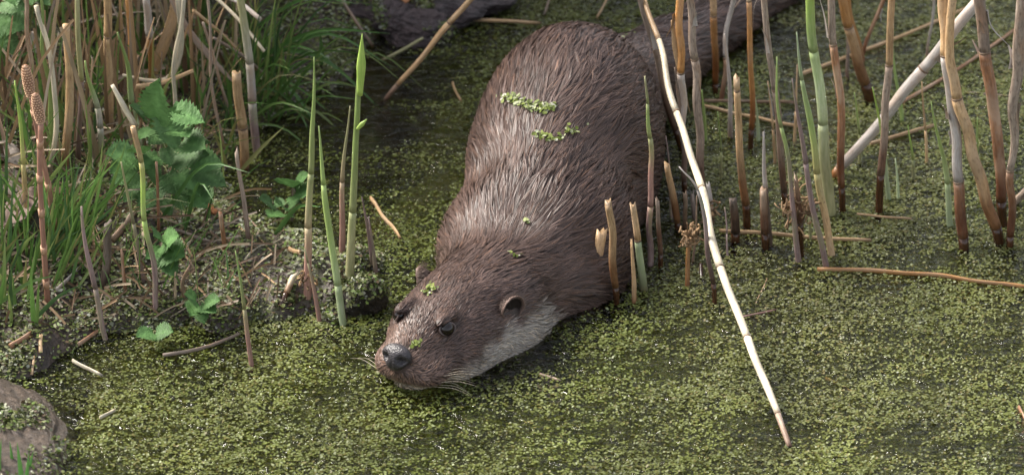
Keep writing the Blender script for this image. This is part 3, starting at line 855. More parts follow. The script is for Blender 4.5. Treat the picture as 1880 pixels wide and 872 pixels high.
shoot([(1393, 258), (1391, 220), (1387, 180)], (9, 7, 2), [(1, 'mint')], 'short mint-green spear beside the straight orange-brown reed')

stub([(1243, 420), (1236, 360), (1227, 302)], (11, 13, 10), [(0.12, 'wet'), (1, 'tan')], 'short torn tan stub near the foot of the bright orange reed')
stub([(1256, 418), (1257, 356)], (9, 8), [(1, 'soil_brown')], 'thin brown stub beside the short torn tan one')
stub([(1132, 558), (1126, 470), (1116, 372)], (10, 13, 12), [(0.18, 'wet'), (1, 'tan')], 'tall split straw stub against the otter\'s shoulder')
stub([(1095, 548), (1098, 490), (1103, 424)], (18, 20, 18), [(0.15, 'wet'), (1, 'tan')], 'thick tan stub with a dark foot against the otter\'s neck')
stub([(1082, 520), (1086, 480), (1090, 452)], (9, 10, 8), [(0.2, 'wet'), (1, 'grey')], 'short grey stub behind the thick tan one at the otter\'s neck')
stub([(1180, 532), (1173, 460), (1163, 375)], (16, 13, 10), [(0.6, 'mint'), (1, 'tan')], 'green-sided stub with a dried straw top')
stub([(1163, 555), (1162, 500), (1160, 443)], (9, 9, 4), [(1, 'tan')], 'thin pointed tan stub beside the green-sided one')
shoot([(1194, 486), (1194, 330), (1190, 230), (1186, 140)], (12, 11, 9, 3), [(0.3, 'purple'), (0.68, 'pink'), (0.86, 'green'), (1, 'olive')], 'tall slender shoot, purple-pink below, against the otter\'s flank')
stub([(1211, 490), (1208, 430), (1204, 368)], (10, 9, 7), [(0.2, 'wet'), (1, 'grey')], 'grey stub beside the purple-pink shoot')
stub([(1262, 524), (1264, 470), (1266, 436)], (9, 9, 8), [(1, 'orange')], 'yellow stub crowned with crumbling debris')
shoot([(1312, 556), (1306, 480), (1286, 352), (1250, 305)], (10, 9, 8, 2), [(0.16, 'wet'), (0.8, 'purple'), (1, 'lilac')], 'purple-brown withered shoot behind the long bleached stem')
stub([(1351, 442), (1350, 400), (1346, 364)], (17, 16, 13), [(0.25, 'wet'), (1, 'dark')], 'stumpy charcoal-grey stub beside the honey-coloured one')
stub([(1405, 456), (1404, 400), (1402, 345)], (14, 15, 12), [(0.2, 'wet'), (1, 'soil_brown')], 'brown hollow stub standing paired with a blackish one')
stub([(1413, 450), (1410, 370), (1402, 300), (1399, 240)], (12, 11, 8, 3), [(0.5, 'dark'), (1, 'lilac')], 'blackish stub with a silvery split upper half')
stub([(1288, 506), (1287, 482)], (8, 7), [(1, 'wet')], 'tiny black stub rising barely out of the duckweed')
stub([(1306, 410), (1303, 370), (1298, 332)], (9, 9, 7), [(0.4, 'soil_brown'), (1, 'lilac')], 'frayed whitish stub behind the withered shoot', ragged=0.007)
stub([(1468, 470), (1465, 400), (1461, 322)], (14, 13, 7), [(0.4, 'wet'), (1, 'soil_brown')], 'rotting stub matted with crumbly roots', ragged=0.008)
stub([(1275, 404), (1272, 380), (1270, 352)], (9, 9, 8), [(1, 'dark')], 'small dark stub behind the long bleached stem')

for bx, by, tx, ty, w_, mt_, lb in ((1322, 330, 1318, 205, 4, 'green', 'hair-thin green spear between the orange-brown reeds'), (1420, 300, 1408, 150, 5, 'tan', 'thin straw standing behind the mottled leaning reed'),
        (1458, 260, 1462, 120, 5, 'tan', 'thin straw standing before the ripples'), (1575, 300, 1568, 170, 6, 'green', 'slender green spear behind the diagonal silvery reed'), (1675, 330, 1668, 230, 6, 'lime', 'slender lime spear under the diagonal silvery reed'),
        (1790, 330, 1796, 215, 6, 'green', 'slender green spear between the stout reeds'), (1700, 300, 1694, 150, 5, 'tan', 'thin straw standing between the silvery reed and the banded one'), (1232, 400, 1222, 250, 5, 'purple', 'thin purple stem behind the short torn tan stub'),
        (1270, 480, 1276, 360, 4, 'soil_brown', 'thin brown stem behind the yellow stub'), (1335, 470, 1330, 380, 4, 'purple', 'thin purple stem near the charcoal-grey stub'), (1486, 440, 1480, 330, 5, 'olive', 'thin olive stem between the rotting stub and the green shoots')):
    shoot([(bx, by), ((bx + tx) / 2 + 2, (by + ty) / 2), (tx, ty)], (w_ + 2, w_, 2), [(0.4, 'olive' if mt_ in ('green', 'lime') else mt_), (1, mt_)], lb)

# sheath leaves on the bright orange reed
def dry_leaf(pts, w, label, mat='grey', y=None, cat='leaf', group='dry leaves', lean=0.0, fold=0.35):
    foot = at_bank(*pts[0]) if y is None else at_y(*pts[0], y)
    y0 = foot[1]
    P = [foot] + [at_y(*p, y0 + lean * (i + 1)) for i, p in enumerate(pts[1:])]
    C = spline(P, 14)
    wid = np.interp(np.linspace(0, 1, 14), np.linspace(0, 1, len(w)), w) * PX / 2
    V, F, UV = blade_arrays(C - foot, wid, fold)
    me = mesh_from('dry_leaf', V, F, uv=UV)
    o = link('dry_leaf', me, M[mat]); o.location = foot
    mod = o.modifiers.new('thickness', 'SOLIDIFY'); mod.thickness = 0.0005
    return tag(o, label, cat, group)
yo = at_z(1257, 350)[1]
dry_leaf([(1248, 125), (1240, 85), (1233, 38)], (12, 12, 2), 'upper pale sheath leaf of the bright orange reed', 'tan', yo - 0.006)
dry_leaf([(1252, 215), (1245, 160), (1239, 124)], (10, 10, 2), 'lower grey sheath leaf of the bright orange reed', 'grey', yo - 0.006)

# ------------------------------------------------------------------ straws and sticks lying on the water or the bank
def lying(name, a, b_, w, mat, label, cat='straw', group=G_FLOAT, z=0.002, bend=0.0, lift_b=0.0, ragged=0.003, mid=None):
    _seed[0] += 1
    A, B = at_bank(*a), at_bank(*b_)
    A[2] += z; B[2] += z + lift_b
    if mid is not None:
        Mi = at_bank(*mid); Mi[2] += z + lift_b * 0.5; pts = [A, Mi, B]
    else:
        Mi = (A + B) / 2 + np.array([0, 0, bend]); pts = [A, Mi, B]
    n = max(8, int(np.linalg.norm(B - A) / 0.01))
    C = spline(pts, n)
    C[:, :2] += wob(C + _seed[0], 12, _seed[0] % 20)[:, None] * 0.0015
    # it rests on whatever ground is under it
    if z >= 0: C[:, 2] = np.maximum(C[:, 2], np.maximum(ground(C[:, 0], C[:, 1]), 0) + w * PX * 0.3)
    V, F, UV = tube_arrays(C - A, np.full(n, w * PX / 2) * np.linspace(1, 0.85, n), 8, ragged, True, 0.16, _seed[0], 0.5)
    o = link(name, mesh_from(name, V, F, uv=UV), M[mat]); o.location = A
    return tag(o, label, cat, group)
lying('floating_straw', (1500, 498), (1885, 531), 10, 'orange', 'long orange-brown straw floating alone on the open duckweed', mid=(1700, 507))
lying('floating_straw', (1322, 426), (1596, 445), 9, 'tan', 'straight tan straw floating behind the reed stubs')
lying('floating_straw', (1572, 397), (1672, 405), 5, 'tan', 'thin faded straw floating near the foot of the rust-jointed reed')
lying('floating_straw', (1284, 189), (1462, 191), 8, 'soil_brown', 'brownish straw floating level between the reeds')
lying('floating_straw', (1292, 199), (1472, 236), 8, 'tan', 'tan straw floating aslant under the brownish one')
lying('floating_straw', (1470, 140), (1795, 10), 9, 'tan', 'long straw afloat among the farthest reeds', mid=(1650, 72))
lying('floating_straw', (1596, 268), (1716, 233), 9, 'tan', 'short tan straw afloat beneath the diagonal silvery reed')
lying('floating_straw', (1655, 192), (1872, 52), 9, 'rust', 'red-brown straw floating behind the stout rust-and-grey reed', mid=(1760, 130))
lying('floating_straw', (1770, 168), (1880, 178), 6, 'grey', 'faint grey straw half sunk near the mealy grey reed', z=-0.001)
lying('floating_straw', (1515, 690), (1572, 718), 8, 'tan', 'pale straw half sunk under the open duckweed', z=-0.0025)
lying('floating_straw', (1390, 556), (1408, 512), 6, 'tan', 'tiny tan straw beside the long bleached stem', z=-0.001)
lying('floating_straw', (1360, 585), (1425, 570), 5, 'pink', 'wisp of pinkish root floating past the long bleached stem', z=0.0)
lying('floating_straw', (1868, 748), (1890, 778), 12, 'rust', 'reddish dead scrap floating alone in the duckweed', z=-0.001)
lying('floating_straw', (855, 38), (990, 46), 8, 'tan', 'thin straw floating behind the otter\'s rump')
lying('floating_straw', (1000, 30), (1022, -12), 8, 'grey', 'grey straw end sticking up beyond the otter\'s rump', lift_b=0.02)
lying('floating_straw', (1095, 36), (1128, -6), 7, 'tan', 'tan straw end beyond the otter\'s back', lift_b=0.01)
lying('floating_straw', (680, 368), (736, 440), 11, 'tan', 'flattened tan straw slanting from the shelf into the pool')
lying('floating_straw', (830, 155), (845, 188), 8, 'tan', 'small tan leaf scrap floating in the dark pool', z=0.0005)
lying('floating_straw', (992, 686), (1026, 698), 10, 'soil_brown', 'soggy brown leaf scrap floating by the otter\'s cheek', z=-0.001)
stem('leaning_reed', [(710, 180), (790, 85), (868, -6), (950, -100)], (9, 11, 12), [(0.1, 'grey'), (0.5, 'tan'), (1, 'tan')], 'brown reed slanting out of the dark pool', group=G_TALL, sink=0.01)
stem('leaning_straw', [(700, 112), (740, 92), (778, 70)], (6, 7, 6), [(1, 'olive')], 'dull olive straw poking over the dark pool', 'straw', sink=0)
stem('leaning_straw', [(684, 86), (655, 40), (625, -6), (600, -60)], (6, 6, 5), [(1, 'grey')], 'thin grey straw hanging over the back of the bank', 'straw', sink=0)

# ------------------------------------------------------------------ shoots on the near shelf of the bank
G_SH2 = 'shoots on the low shelf of the bank'
def sshoot(*a, **k): return stem('green_shoot', *a, cat='shoot', group=G_SH2, dry=False, nodes=False, wobble=0.4, **k)
sshoot([(564, 546), (567, 390), (574, 240), (578, 105)], (15, 13, 10, 2), [(0.3, 'pink'), (0.52, 'olive'), (1, 'green')], 'tall thin green shoot with a pinkish foot')
sshoot([(586, 590), (574, 520), (560, 455)], (10, 8, 2), [(0.75, 'pink'), (1, 'olive')], 'short pink shoot leaning on the pinkish-footed one')
sshoot([(630, 596), (609, 445), (594, 340), (585, 232)], (13, 13, 11, 2), [(0.2, 'mint'), (0.72, 'green'), (1, 'green')], 'green shoot with a swollen sheath, leaning out from the shelf edge')
sshoot([(628, 466), (629, 345), (640, 196)], (13, 9, 2), [(0.5, 'pink'), (1, 'olive')], 'pink-stemmed shoot with a curved olive tip')
e_sh = sshoot([(643, 512), (648, 350), (657, 190), (662, 130)], (18, 14, 11, 9), [(0.32, 'olive'), (1, 'green')], 'tallest green shoot, ending in a fat lime bud')
sshoot([(683, 490), (674, 420), (665, 362)], (8, 7, 2), [(1, 'purple')], 'small dusky purple shoot behind the mossy clod')
sshoot([(691, 512), (684, 450), (676, 398)], (9, 8, 2), [(1, 'purple')], 'dusky purple shoot rising from the mossy clod')
sshoot([(462, 670), (448, 560), (432, 460)], (9, 8, 2), [(0.5, 'pink'), (1, 'green')], 'lone thin shoot standing in the water before the shelf')
stub([(518, 556), (540, 504)], (11, 11), [(0.4, 'wet'), (1, 'pale')], 'snapped cream stub on the shelf', sink=0.005)
stub([(455, 440), (445, 360), (436, 276)], (10, 9, 7), [(1, 'grey')], 'thin weathered stalk standing on the shelf')
stub([(412, 462), (406, 390)], (9, 8), [(1, 'rust')], 'short red-brown stub behind the shelf')
stub([(195, 520), (200, 410)], (15, 15), [(1, 'dark')], 'black rotten stub below the nettles')
stub([(230, 532), (226, 460)], (7, 6), [(1, 'rust')], 'thin rust-brown stub beside the black rotten one')
stub([(340, 555), (335, 520), (352, 488)], (8, 8, 6), [(1, 'soil_brown')], 'crooked brown stub on the shelf below the nettles')
# the bud and side leaf belong to the tallest shoot
foot = np.array(e_sh.location); ye = foot[1]
for nm, pts, ws, mt in (('bud', [(661, 176), (663, 120), (665, 62)], (9, 17, 1), 'lime'), ('side_leaf', [(656, 238), (664, 229), (674, 219)], (6, 9, 1), 'lime')):
    C = spline([at_y(*p, ye - 0.003) for p in pts], 12)
    V, F, UV = tube_arrays(C - foot, np.interp(np.linspace(0, 1, 12), np.linspace(0, 1, 3), ws) * PX / 2, 8, 0, True, 0.05, 3, 0.6)
    link(nm, mesh_from(nm, V, F, uv=UV), M[mt], e_sh)

# ------------------------------------------------------------------ stalks on the bank
G_BK = 'dead stalks on the bank'
def bstalk(*a, **k): return stem('dead_stalk', *a, cat='stalk', group=G_BK, **k)
def bshoot(*a, **k): return stem('bank_shoot', *a, cat='shoot', group='shoots on the bank', dry=False, nodes=False, **k)
bstalk([(447, 308), (440, 220), (434, 135)], (17, 18, 16), [(0.45, 'tan'), (1, 'tan')], 'stout cut tan stalk at the back of the bank', ragged=0.003)
bshoot([(472, 280), (462, 170), (455, 80), (442, -10), (438, -80)], (15, 16, 15, 13), [(0.25, 'purple'), (0.45, 'lilac'), (1, 'olive')], 'thick olive stem with a powdery grey joint, beside the cut tan stalk')
bstalk([(277, 185), (278, 70), (275, 52), (272, -6)], (10, 10, 15, 13), [(0.62, 'orange'), (1, 'lilac')], 'dark orange stalk with a swollen pale joint, above the nettles', y1=None)
bstalk([(202, 255), (200, 80), (201, -10), (200, -80)], (15, 15, 13), [(0.55, 'tan'), (1, 'tan')], 'upright tan stalk with a broken outer layer')
bstalk([(243, 180), (238, 80), (233, -10)], (8, 7, 7), [(1, 'orange')], 'slim orange stalk behind the upright tan one')
bshoot([(262, 318), (250, 235), (238, 170), (216, 60)], (11, 12, 11, 3), [(0.25, 'olive'), (0.5, 'mint'), (1, 'green')], 'green spear with a pale band, rising over the nettles')
bshoot([(195, 305), (185, 240), (172, 170), (157, 112)], (13, 12, 11, 3), [(0.35, 'olive'), (0.55, 'lilac'), (1, 'green')], 'green spear with a silvery band, standing among dead stalks')
bshoot([(286, 568), (272, 430), (262, 330), (248, 232)], (11, 10, 9, 10), [(0.5, 'purple'), (0.82, 'lime'), (1, 'tan')], 'purple-footed stem turning lime, with a dead bent top, before the nettles')
bstalk([(250, 234), (228, 195), (206, 156)], (11, 11, 7), [(1, 'pale')], 'bleached dead top bent away from the purple-footed stem', y1=None, z0=0.135, sink=0)
bshoot([(266, 520), (246, 425), (222, 298)], (8, 7, 3), [(0.5, 'purple'), (1, 'olive')], 'thin purple and olive shoot before the nettles')
bstalk([(292, 425), (286, 298)], (6, 5), [(1, 'rust')], 'thin rust stalk amid the nettle leaves')
bshoot([(195, 622), (172, 520), (152, 420), (148, 380)], (9, 10, 9, 4), [(0.4, 'purple'), (1, 'purple')], 'leaning dusky stem at the water\'s edge below the grass tuft')
bstalk([(92, 318), (107, 225), (92, 100), (70, 10)], (10, 10, 9, 9), [(1, 'pale')], 'bleached crooked stalk behind the horsetails')
bstalk([(118, 300), (124, 190), (122, 45)], (15, 16, 12), [(1, 'tan')], 'broad faded stalk behind the bleached crooked one')
bshoot([(50, 395), (40, 270), (30, 148)], (11, 9, 3), [(0.4, 'tan'), (1, 'lime')], 'yellow-green shoot beside the horsetails')
bstalk([(145, 300), (146, 200), (144, 60), (140, -10)], (11, 10, 9), [(0.5, 'purple'), (1, 'olive')], 'dusky stalk with an olive top among the dead stems')
bstalk([(64, 260), (55, 100), (48, -10)], (10, 9, 8), [(1, 'soil_brown')], 'brown stalk near the big nettle leaf')
bshoot([(92, 300), (90, 180), (78, 60), (76, -10)], (9, 10, 8, 5), [(1, 'green')], 'flat green stem behind the horsetail cones')
bstalk([(325, 300), (318, 200), (322, 110), (338, -8)], (8, 8, 8), [(1, 'pale')], 'bleached straw arching behind the nettles')
bstalk([(412, 280), (390, 150), (385, 40), (382, -10)], (6, 6, 5), [(1, 'grey')], 'thin grey straw leaning at the dark hollow')
bstalk([(436, 250), (408, 160), (378, 40)], (6, 6, 5), [(1, 'grey')], 'thin grey straw crossing the other at the dark hollow')
dry_leaf([(262, 175), (290, 110), (318, 30), (325, -30)], (14, 22, 20, 14), 'broad tan dead leaf arching up behind the nettles', 'tan', group='dead leaves on the bank')
dry_leaf([(430, 152), (390, 110), (345, 55), (310, -10)], (4, 12, 12, 8), 'dead tan leaf drooping toward the cut tan stalk', 'grey', at_bank(400, 215)[1], group='dead leaves on the bank')
dry_leaf([(225, 138), (285, 150), (318, 135), (333, 80), (326, -10)], (4, 8, 9, 10, 10), 'pale ribbon leaf curling in a hook above the nettles', 'pale', at_bank(300, 245)[1] - 0.02, group='dead leaves on the bank')
dry_leaf([(248, 160), (300, 152), (355, 130)], (9, 8, 6), 'straight tan leaf piece lying over the hooked ribbon', 'tan', at_bank(300, 245)[1] - 0.03, group='dead leaves on the bank')
for a, b_, w, mt, lb in (((485, 95), (395, -5), 7, 'pale', 'bleached straw slanting down over the green grass'), ((478, 36), (405, -10), 9, 'lilac', 'broken silvery straw slanting over the back grass'),
                         ((392, 70), (500, 150), 6, 'grey', 'grey straw dropping across the olive stem'), ((355, 20), (470, 130), 7, 'tan', 'tan straw sloping past the thick olive stem')):
    yb = at_bank(430, 200)[1] - 0.01
    C = spline([at_y(*a, yb), (at_y(*a, yb) + at_y(*b_, yb + 0.04)) / 2 + np.array([0, 0, 0.004]), at_y(*b_, yb + 0.04)], 10)
    V, F, UV = tube_arrays(C - C[0], np.full(10, w * PX / 2), 7, 0.002, True, 0.06, int(a[0]))
    o = link('slanting_straw', mesh_from('slanting_straw', V, F, uv=UV), M[mt]); o.location = C[0]
    tag(o, lb, 'straw', 'straws slanting across the bank')
lying('fallen_stick', (303, 424), (412, 452), 9, 'dark', 'dark purple-brown stick lying on the shelf below the nettles', 'stick', 'sticks lying on the bank')
lying('fallen_stick', (322, 468), (388, 430), 7, 'pale', 'bleached straw lying on the shelf below the nettles', 'straw', 'sticks lying on the bank')
lying('fallen_stick', (105, 535), (165, 480), 9, 'lilac', 'silvery straw lying at the foot of the horsetails', 'straw', 'sticks lying on the bank')
lying('fallen_stick', (205, 445), (250, 395), 14, 'soil_brown', 'thick brown stem piece lying below the nettles', 'stick', 'sticks lying on the bank')
lying('fallen_stick', (20, 640), (60, 615), 13, 'rust', 'red-brown bark piece lying on the moss by the stone', 'stick', 'sticks lying on the bank')
lying('fallen_stick', (145, 635), (190, 605), 9, 'rust', 'rusty twig at the water\'s edge near the stone', 'stick', 'sticks lying on the bank')
lying('fallen_stick', (76, 650), (78, 626), 7, 'tan', 'tiny tan twig end upright in the moss', 'stick', 'sticks lying on the bank', lift_b=0.004)
lying('floating_straw', (136, 664), (187, 691), 9, 'pale', 'cream straw chip floating off the stone')
lying('floating_straw', (182, 771), (211, 756), 8, 'pale', 'smaller cream chip floating alone in the duckweed')
lying('floating_straw', (300, 655), (440, 616), 8, 'grey', 'grey straw afloat along the front of the shelf', mid=(375, 641))
lying('floating_straw', (0, 862), (55, 832), 8, 'pale', 'bleached straw leaning on the foot of the stone')
lying('fallen_stick', (450, 480), (520, 440), 5, 'pale', 'thin bleached straw on the shelf below the small nettle', 'straw', 'sticks lying on the bank')
lying('fallen_stick', (440, 420), (500, 470), 5, 'tan', 'thin tan straw on the shelf beside the weathered stalk', 'straw', 'sticks lying on the bank')
lying('fallen_stick', (530, 460), (555, 466), 10, 'tan', 'curled tan leaf scrap on the shelf', 'leaf', 'sticks lying on the bank')
lying('fallen_stick', (60, 690), (62, 660), 5, 'tan', 'short straw end beside the stone', 'straw', 'sticks lying on the bank')

# ------------------------------------------------------------------ horsetails
def horsetail(pts, cone_a, cone_b, label, nsheath):
    h = stem('horsetail', pts, (11, 10, 10), [(1, 'horse_stem')], label, 'horsetail', 'horsetails', nodes=False, y1=at_bank(*pts[0])[1] - 0.001, wobble=0.0)
    foot = np.array(h.location)
    # recover the path for the sheaths
    yy = foot[1]
    C = spline([at_y(*p, yy - 0.001) for p in pts], 60) - foot
    for k in range(nsheath):
        i = int((k + 0.6) / nsheath * 56)
        t = C[i + 2] - C[i]; t /= np.linalg.norm(t)
        V, F, UV = tube_arrays(np.array([C[i], C[i] + t * 0.004, C[i] + t * 0.0085]), np.array([0.0029, 0.0031, 0.0034]), 10, 0.0018, True, 0.03, k)
        link('sheath', mesh_from('sheath', V, F, uv=UV), M['horse_sheath'], h)
    A, B = at_y(*cone_a, yy - 0.001) - foot, at_y(*cone_b, yy - 0.001) - foot
    n = 16
    P = np.linspace(0, 1, n)[:, None] * (B - A) + A
    prof = 0.0045 * np.sqrt(np.clip(np.sin(np.linspace(0.45, 3.02, n)), 0.02, 1))
    V, F, UV = tube_arrays(P, prof, 12, 0, True, 0.0, 1)
    cone = link('cone', mesh_from('cone', V, F, uv=UV), M['rust'], h)
    # whorls of little shield-shaped scales
    ax = (B - A) / np.linalg.norm(B - A); u = np.cross(ax, [0, -1, 0]); u /= np.linalg.norm(u); w = np.cross(u, ax)
    SV, SF, SC = [], [], []
    for i in range(13):
        tt = (i + 0.5) / 13; c = A + (B - A) * tt
        rr = np.interp(tt, np.linspace(0, 1, n), prof)
        for j in range(11):
            a = 2 * math.pi * (j + 0.5 * (i % 2)) / 11
            nn = math.cos(a) * u + math.sin(a) * w; tg = -math.sin(a) * u + math.cos(a) * w
            p = c + nn * rr; s_ = 0.00125
            b0 = len(SV)
            for kk in range(6):
                b_ = kk * math.pi / 3
                SV.append(p + (math.cos(b_) * tg + 0.8 * math.sin(b_) * ax) * s_ + nn * 0.0004)
            SV.append(p + nn * 0.0015)
            for kk in range(6): SF.append((b0 + kk, b0 + (kk + 1) % 6, b0 + 6))
            cc = np.array([0.66, 0.42, 0.27]) * random.uniform(0.8, 1.15)
            SC += [cc * 0.8] * 6 + [cc]
    sc = link('scale_whorls', mesh_from('scale_whorls', SV, SF, colors=np.array(SC)), M['litter'], cone); sc['kind'] = 'stuff'
    return h
horsetail([(104, 452), (92, 360), (74, 270), (57, 176)], (57, 178), (46, 120), 'taller pinkish horsetail with a scaly cone, leaning behind its twin', 4)
horsetail([(88, 562), (80, 450), (73, 320), (75, 226)], (75, 226), (64, 172), 'shorter pinkish horsetail with a scaly cone, crossing in front of its twin', 5)
# ------------------------------------------------------------------ crumbly root tangles on rotting stubs
def tangle(parent_label, u, v, r_px, n):
    root = next(o for o in bpy.data.objects if o.get('label') == parent_label)
    foot = np.array(root.location); c = at_y(u, v, foot[1]) - foot
    rg = np.random.default_rng(int(u)); R = r_px * PX
    Vs, Fs, C, UVs, k = [], [], [], [], 0
    for i in range(n):
        p = c + rg.normal(size=3) * R * np.array([0.5, 0.5, 0.75])
        d = rg.normal(size=3); d /= np.linalg.norm(d)
        L = R * rg.uniform(0.5, 1.3)
        V, F, UV = tube_arrays(spline([p, p + d * L * 0.5 + rg.normal(size=3) * R * 0.25, p + d * L], 6), np.full(6, rg.uniform(0.0004, 0.0011)), 5)
        Vs.append(V); Fs += [tuple(x + k for x in f) for f in F]; k += len(V)
        C.append(np.tile(np.array([0.30, 0.19, 0.10]) * rg.uniform(0.3, 1.3), (len(V), 1)))
    o = link('root_tangle', mesh_from('root_tangle', np.vstack(Vs), Fs, colors=np.vstack(C)), M['litter'], root); o['kind'] = 'stuff'
tangle('yellow stub crowned with crumbling debris', 1266, 432, 15, 60)
tangle('rotting stub matted with crumbly roots', 1466, 385, 24, 90)
tangle('frayed whitish stub behind the withered shoot', 1306, 385, 14, 30)
tangle('tall thin green shoot with a pinkish foot', 566, 510, 12, 30)

# ------------------------------------------------------------------ nettles
def nettle_leaf_mesh(seed, wr):
    """serrated ovate leaf, unit length along +Y, veins pressed in"""
    rg = np.random.default_rng(seed)
    n = 19; V, F, C = [], [], []
    for i in range(n):
        t = i / (n - 1)
        prof = wr * 0.5 * (math.sin(math.pi * min(1, t * 0.93 + 0.06) ** 0.72) ** 0.9 if t < 1 else 0)
        tooth = 1.2 if i % 2 else 0.84
        bend = -0.16 * t * t
        for j, f in enumerate((-1, -0.5, 0, 0.5, 1)):
            x = f * prof * (tooth if abs(f) == 1 else 1)
            y = t - (0.045 if abs(f) == 1 and i % 2 else 0) - 0.05 * abs(f) * (1 - t) + (0.03 * abs(f))
            z = bend + 0.10 * abs(f) * wr * (1 - t * 0.4) + (0.022 * (1 if i % 2 else -1)) * (abs(f) == 0.5) + rg.normal() * 0.006
            V.append((x, y, z))
            C.append(np.array([0.088, 0.185, 0.062]) * (1.25 if f == 0 else (0.9 if i % 2 else 1.08)))
    for i in range(n - 1):
        for j in range(4):
            a = i * 5 + j; F.append((a, a + 1, a + 6, a + 5))
    return mesh_from('nettle_leaf', V, F, colors=np.array(C))
m, nt, b = new_mat('nettle_leaf')
a_ = N(nt, 'Attribute', attribute_name='tint'); oi = N(nt, 'ObjectInfo')
hs = N(nt, 'HueSaturation'); mr = N(nt, 'MapRange'); mr.inputs[3].default_value = 0.75; mr.inputs[4].default_value = 1.25
nt.links.new(oi.outputs['Random'], mr.inputs[0]); nt.links.new(mr.outputs[0], hs.inputs['Value']); nz = N(nt, 'TexNoise'); nz.inputs['Scale'].default_value = 3.5; nz.inputs['Detail'].default_value = 6
tc0 = N(nt, 'TexCoord'); nt.links.new(tc0.outputs['Object'], nz.inputs['Vector'])
rz = ramp(nt, [(0.3, (0.6, 0.62, 0.55)), (0.6, (1.1, 1.05, 1.0)), (0.8, (1.5, 1.25, 0.9))]); nt.links.new(nz.outputs[0], rz.inputs[0])
mz_ = N(nt, 'MixRGB', blend_type='MULTIPLY'); mz_.inputs[0].default_value = 1
nt.links.new(a_.outputs['Color'], mz_.inputs[1]); nt.links.new(rz.outputs[0], mz_.inputs[2]); nt.links.new(mz_.outputs[0], hs.inputs['Color'])
nt.links.new(hs.outputs[0], b.inputs['Base Color']); b.inputs['Roughness'].default_value = 0.55; b.inputs['Specular IOR Level'].default_value = 0.3
tc = N(nt, 'TexCoord'); n1 = N(nt, 'TexNoise'); n1.inputs['Scale'].default_value = 14
nt.links.new(tc.outputs['Object'], n1.inputs['Vector'])
bp = N(nt, 'Bump'); bp.inputs['Strength'].default_value = 0.5; bp.inputs['Distance'].default_value = 0.002
nt.links.new(n1.outputs[0], bp.inputs['Height']); nt.links.new(bp.outputs[0], b.inputs['Normal'])
tl = N(nt, 'BsdfTranslucent'); nt.links.new(hs.outputs[0], tl.inputs[0])
ms = N(nt, 'MixShader'); ms.inputs[0].default_value = 0.2
nt.links.new(b.outputs[0], ms.inputs[1]); nt.links.new(tl.outputs[0], ms.inputs[2]); nt.links.new(ms.outputs[0], nt.nodes['Material Output'].inputs[0])
LEAVES = []
for sdx, wr in ((1, 0.72), (2, 0.62), (3, 0.85)):
    me = nettle_leaf_mesh(sdx, wr); me.materials.append(m); LEAVES.append(me)
def nettle(base, top, leaves, label, sd_):
    rg = random.Random(sd_)
    foot = at_bank(*base); y0 = foot[1]
    root = empty('nettle_plant', foot)
    tag(root, label, 'nettle', 'nettles on the bank')
    C = spline([foot - np.array([0, 0, 0.01]), at_y(*[(base[i] + top[i]) / 2 + (2 if i == 0 else 0) for i in (0, 1)], y0), at_y(*top, y0 - 0.005)], 10) - foot
    V, F, UV = tube_arrays(C, np.linspace(0.002, 0.0012, 10), 7)
    link('stalk', mesh_from('stalk', V, F, uv=UV), M['purple'], root)
    for k, (bx, by, tx, ty) in enumerate(leaves):
        B = at_y(bx, by, y0 - 0.006 + rg.uniform(-0.006, 0.006)); T = at_y(tx, ty, B[1] - 0.016 + rg.uniform(-0.01, 0.006))
        yv = Vector(T - B); L = yv.length; yv.normalize()
        nrm = Vector((rg.uniform(-0.35, 0.25), -0.45 + rg.uniform(-0.25, 0.2), 0.85))
        xv = yv.cross(nrm).normalized(); zv = xv.cross(yv)
        o = link('leaf', LEAVES[(k + sd_) % 3], None, root)
        wide = rg.uniform(0.95, 1.2)
        mt = Matrix((xv, yv, zv)).transposed().to_4x4() @ Matrix.Diagonal((L * wide * 1.08, L * 1.0, L, 1))
        mt.translation = Vector(B - foot)
        o.matrix_local = mt
        # leaf stalk back to the stem
        cs = C[np.argmin(np.linalg.norm(C + foot - B, axis=1))]
        if np.linalg.norm(cs + foot - B) > 0.004:
            V, F, UV = tube_arrays(spline([cs, (cs + B - foot) / 2 + np.array([0, 0, 0.003]), B - foot], 5), np.full(5, 0.0006), 5)
            link('leaf_stalk', mesh_from('leaf_stalk', V, F, uv=UV), M['olive'], root)
nettle((300, 400), (293, 220), [(288, 218, 283, 156), (316, 204, 374, 220), (304, 202, 322, 276), (266, 216, 244, 190), (248, 288, 198, 278), (252, 318, 202, 332), (292, 288, 256, 306),
        (318, 292, 378, 278), (358, 308, 414, 338), (345, 286, 408, 302), (308, 318, 340, 356), (272, 346, 266, 396), (300, 366, 314, 396), (348, 346, 378, 378), (304, 272, 312, 302),
        (282, 306, 288, 340), (330, 318, 360, 346), (262, 330, 232, 352), (280, 238, 256, 250), (335, 260, 372, 268)] + [(u0, v0, u0 + du, v0 + dv) for u0, v0, du, dv in ((232, 300, -26, 14), (262, 282, -20, -18), (340, 335, 26, 22), (376, 320, 30, 10), (300, 340, -14, 30), (324, 358, 14, 26), (276, 372, -22, 18), (352, 268, 30, -10), (296, 250, -22, 12), (320, 240, 26, 6), (246, 352, -18, 16), (366, 352, 22, 18))], 'big bushy stinging nettle on the bank', 4)
nettle((298, 505), (298, 440), [(298, 450, 320, 430), (300, 462, 334, 466), (300, 472, 322, 504), (296, 458, 268, 472), (300, 446, 290, 428)], 'small nettle growing in front of the big one', 7)
nettle((535, 405), (538, 335), [(538, 345, 512, 320), (545, 338, 562, 318), (540, 358, 566, 352), (522, 394, 494, 392), (530, 382, 548, 366), (520, 380, 510, 368)], 'small nettle at the edge of the dark pool', 9)
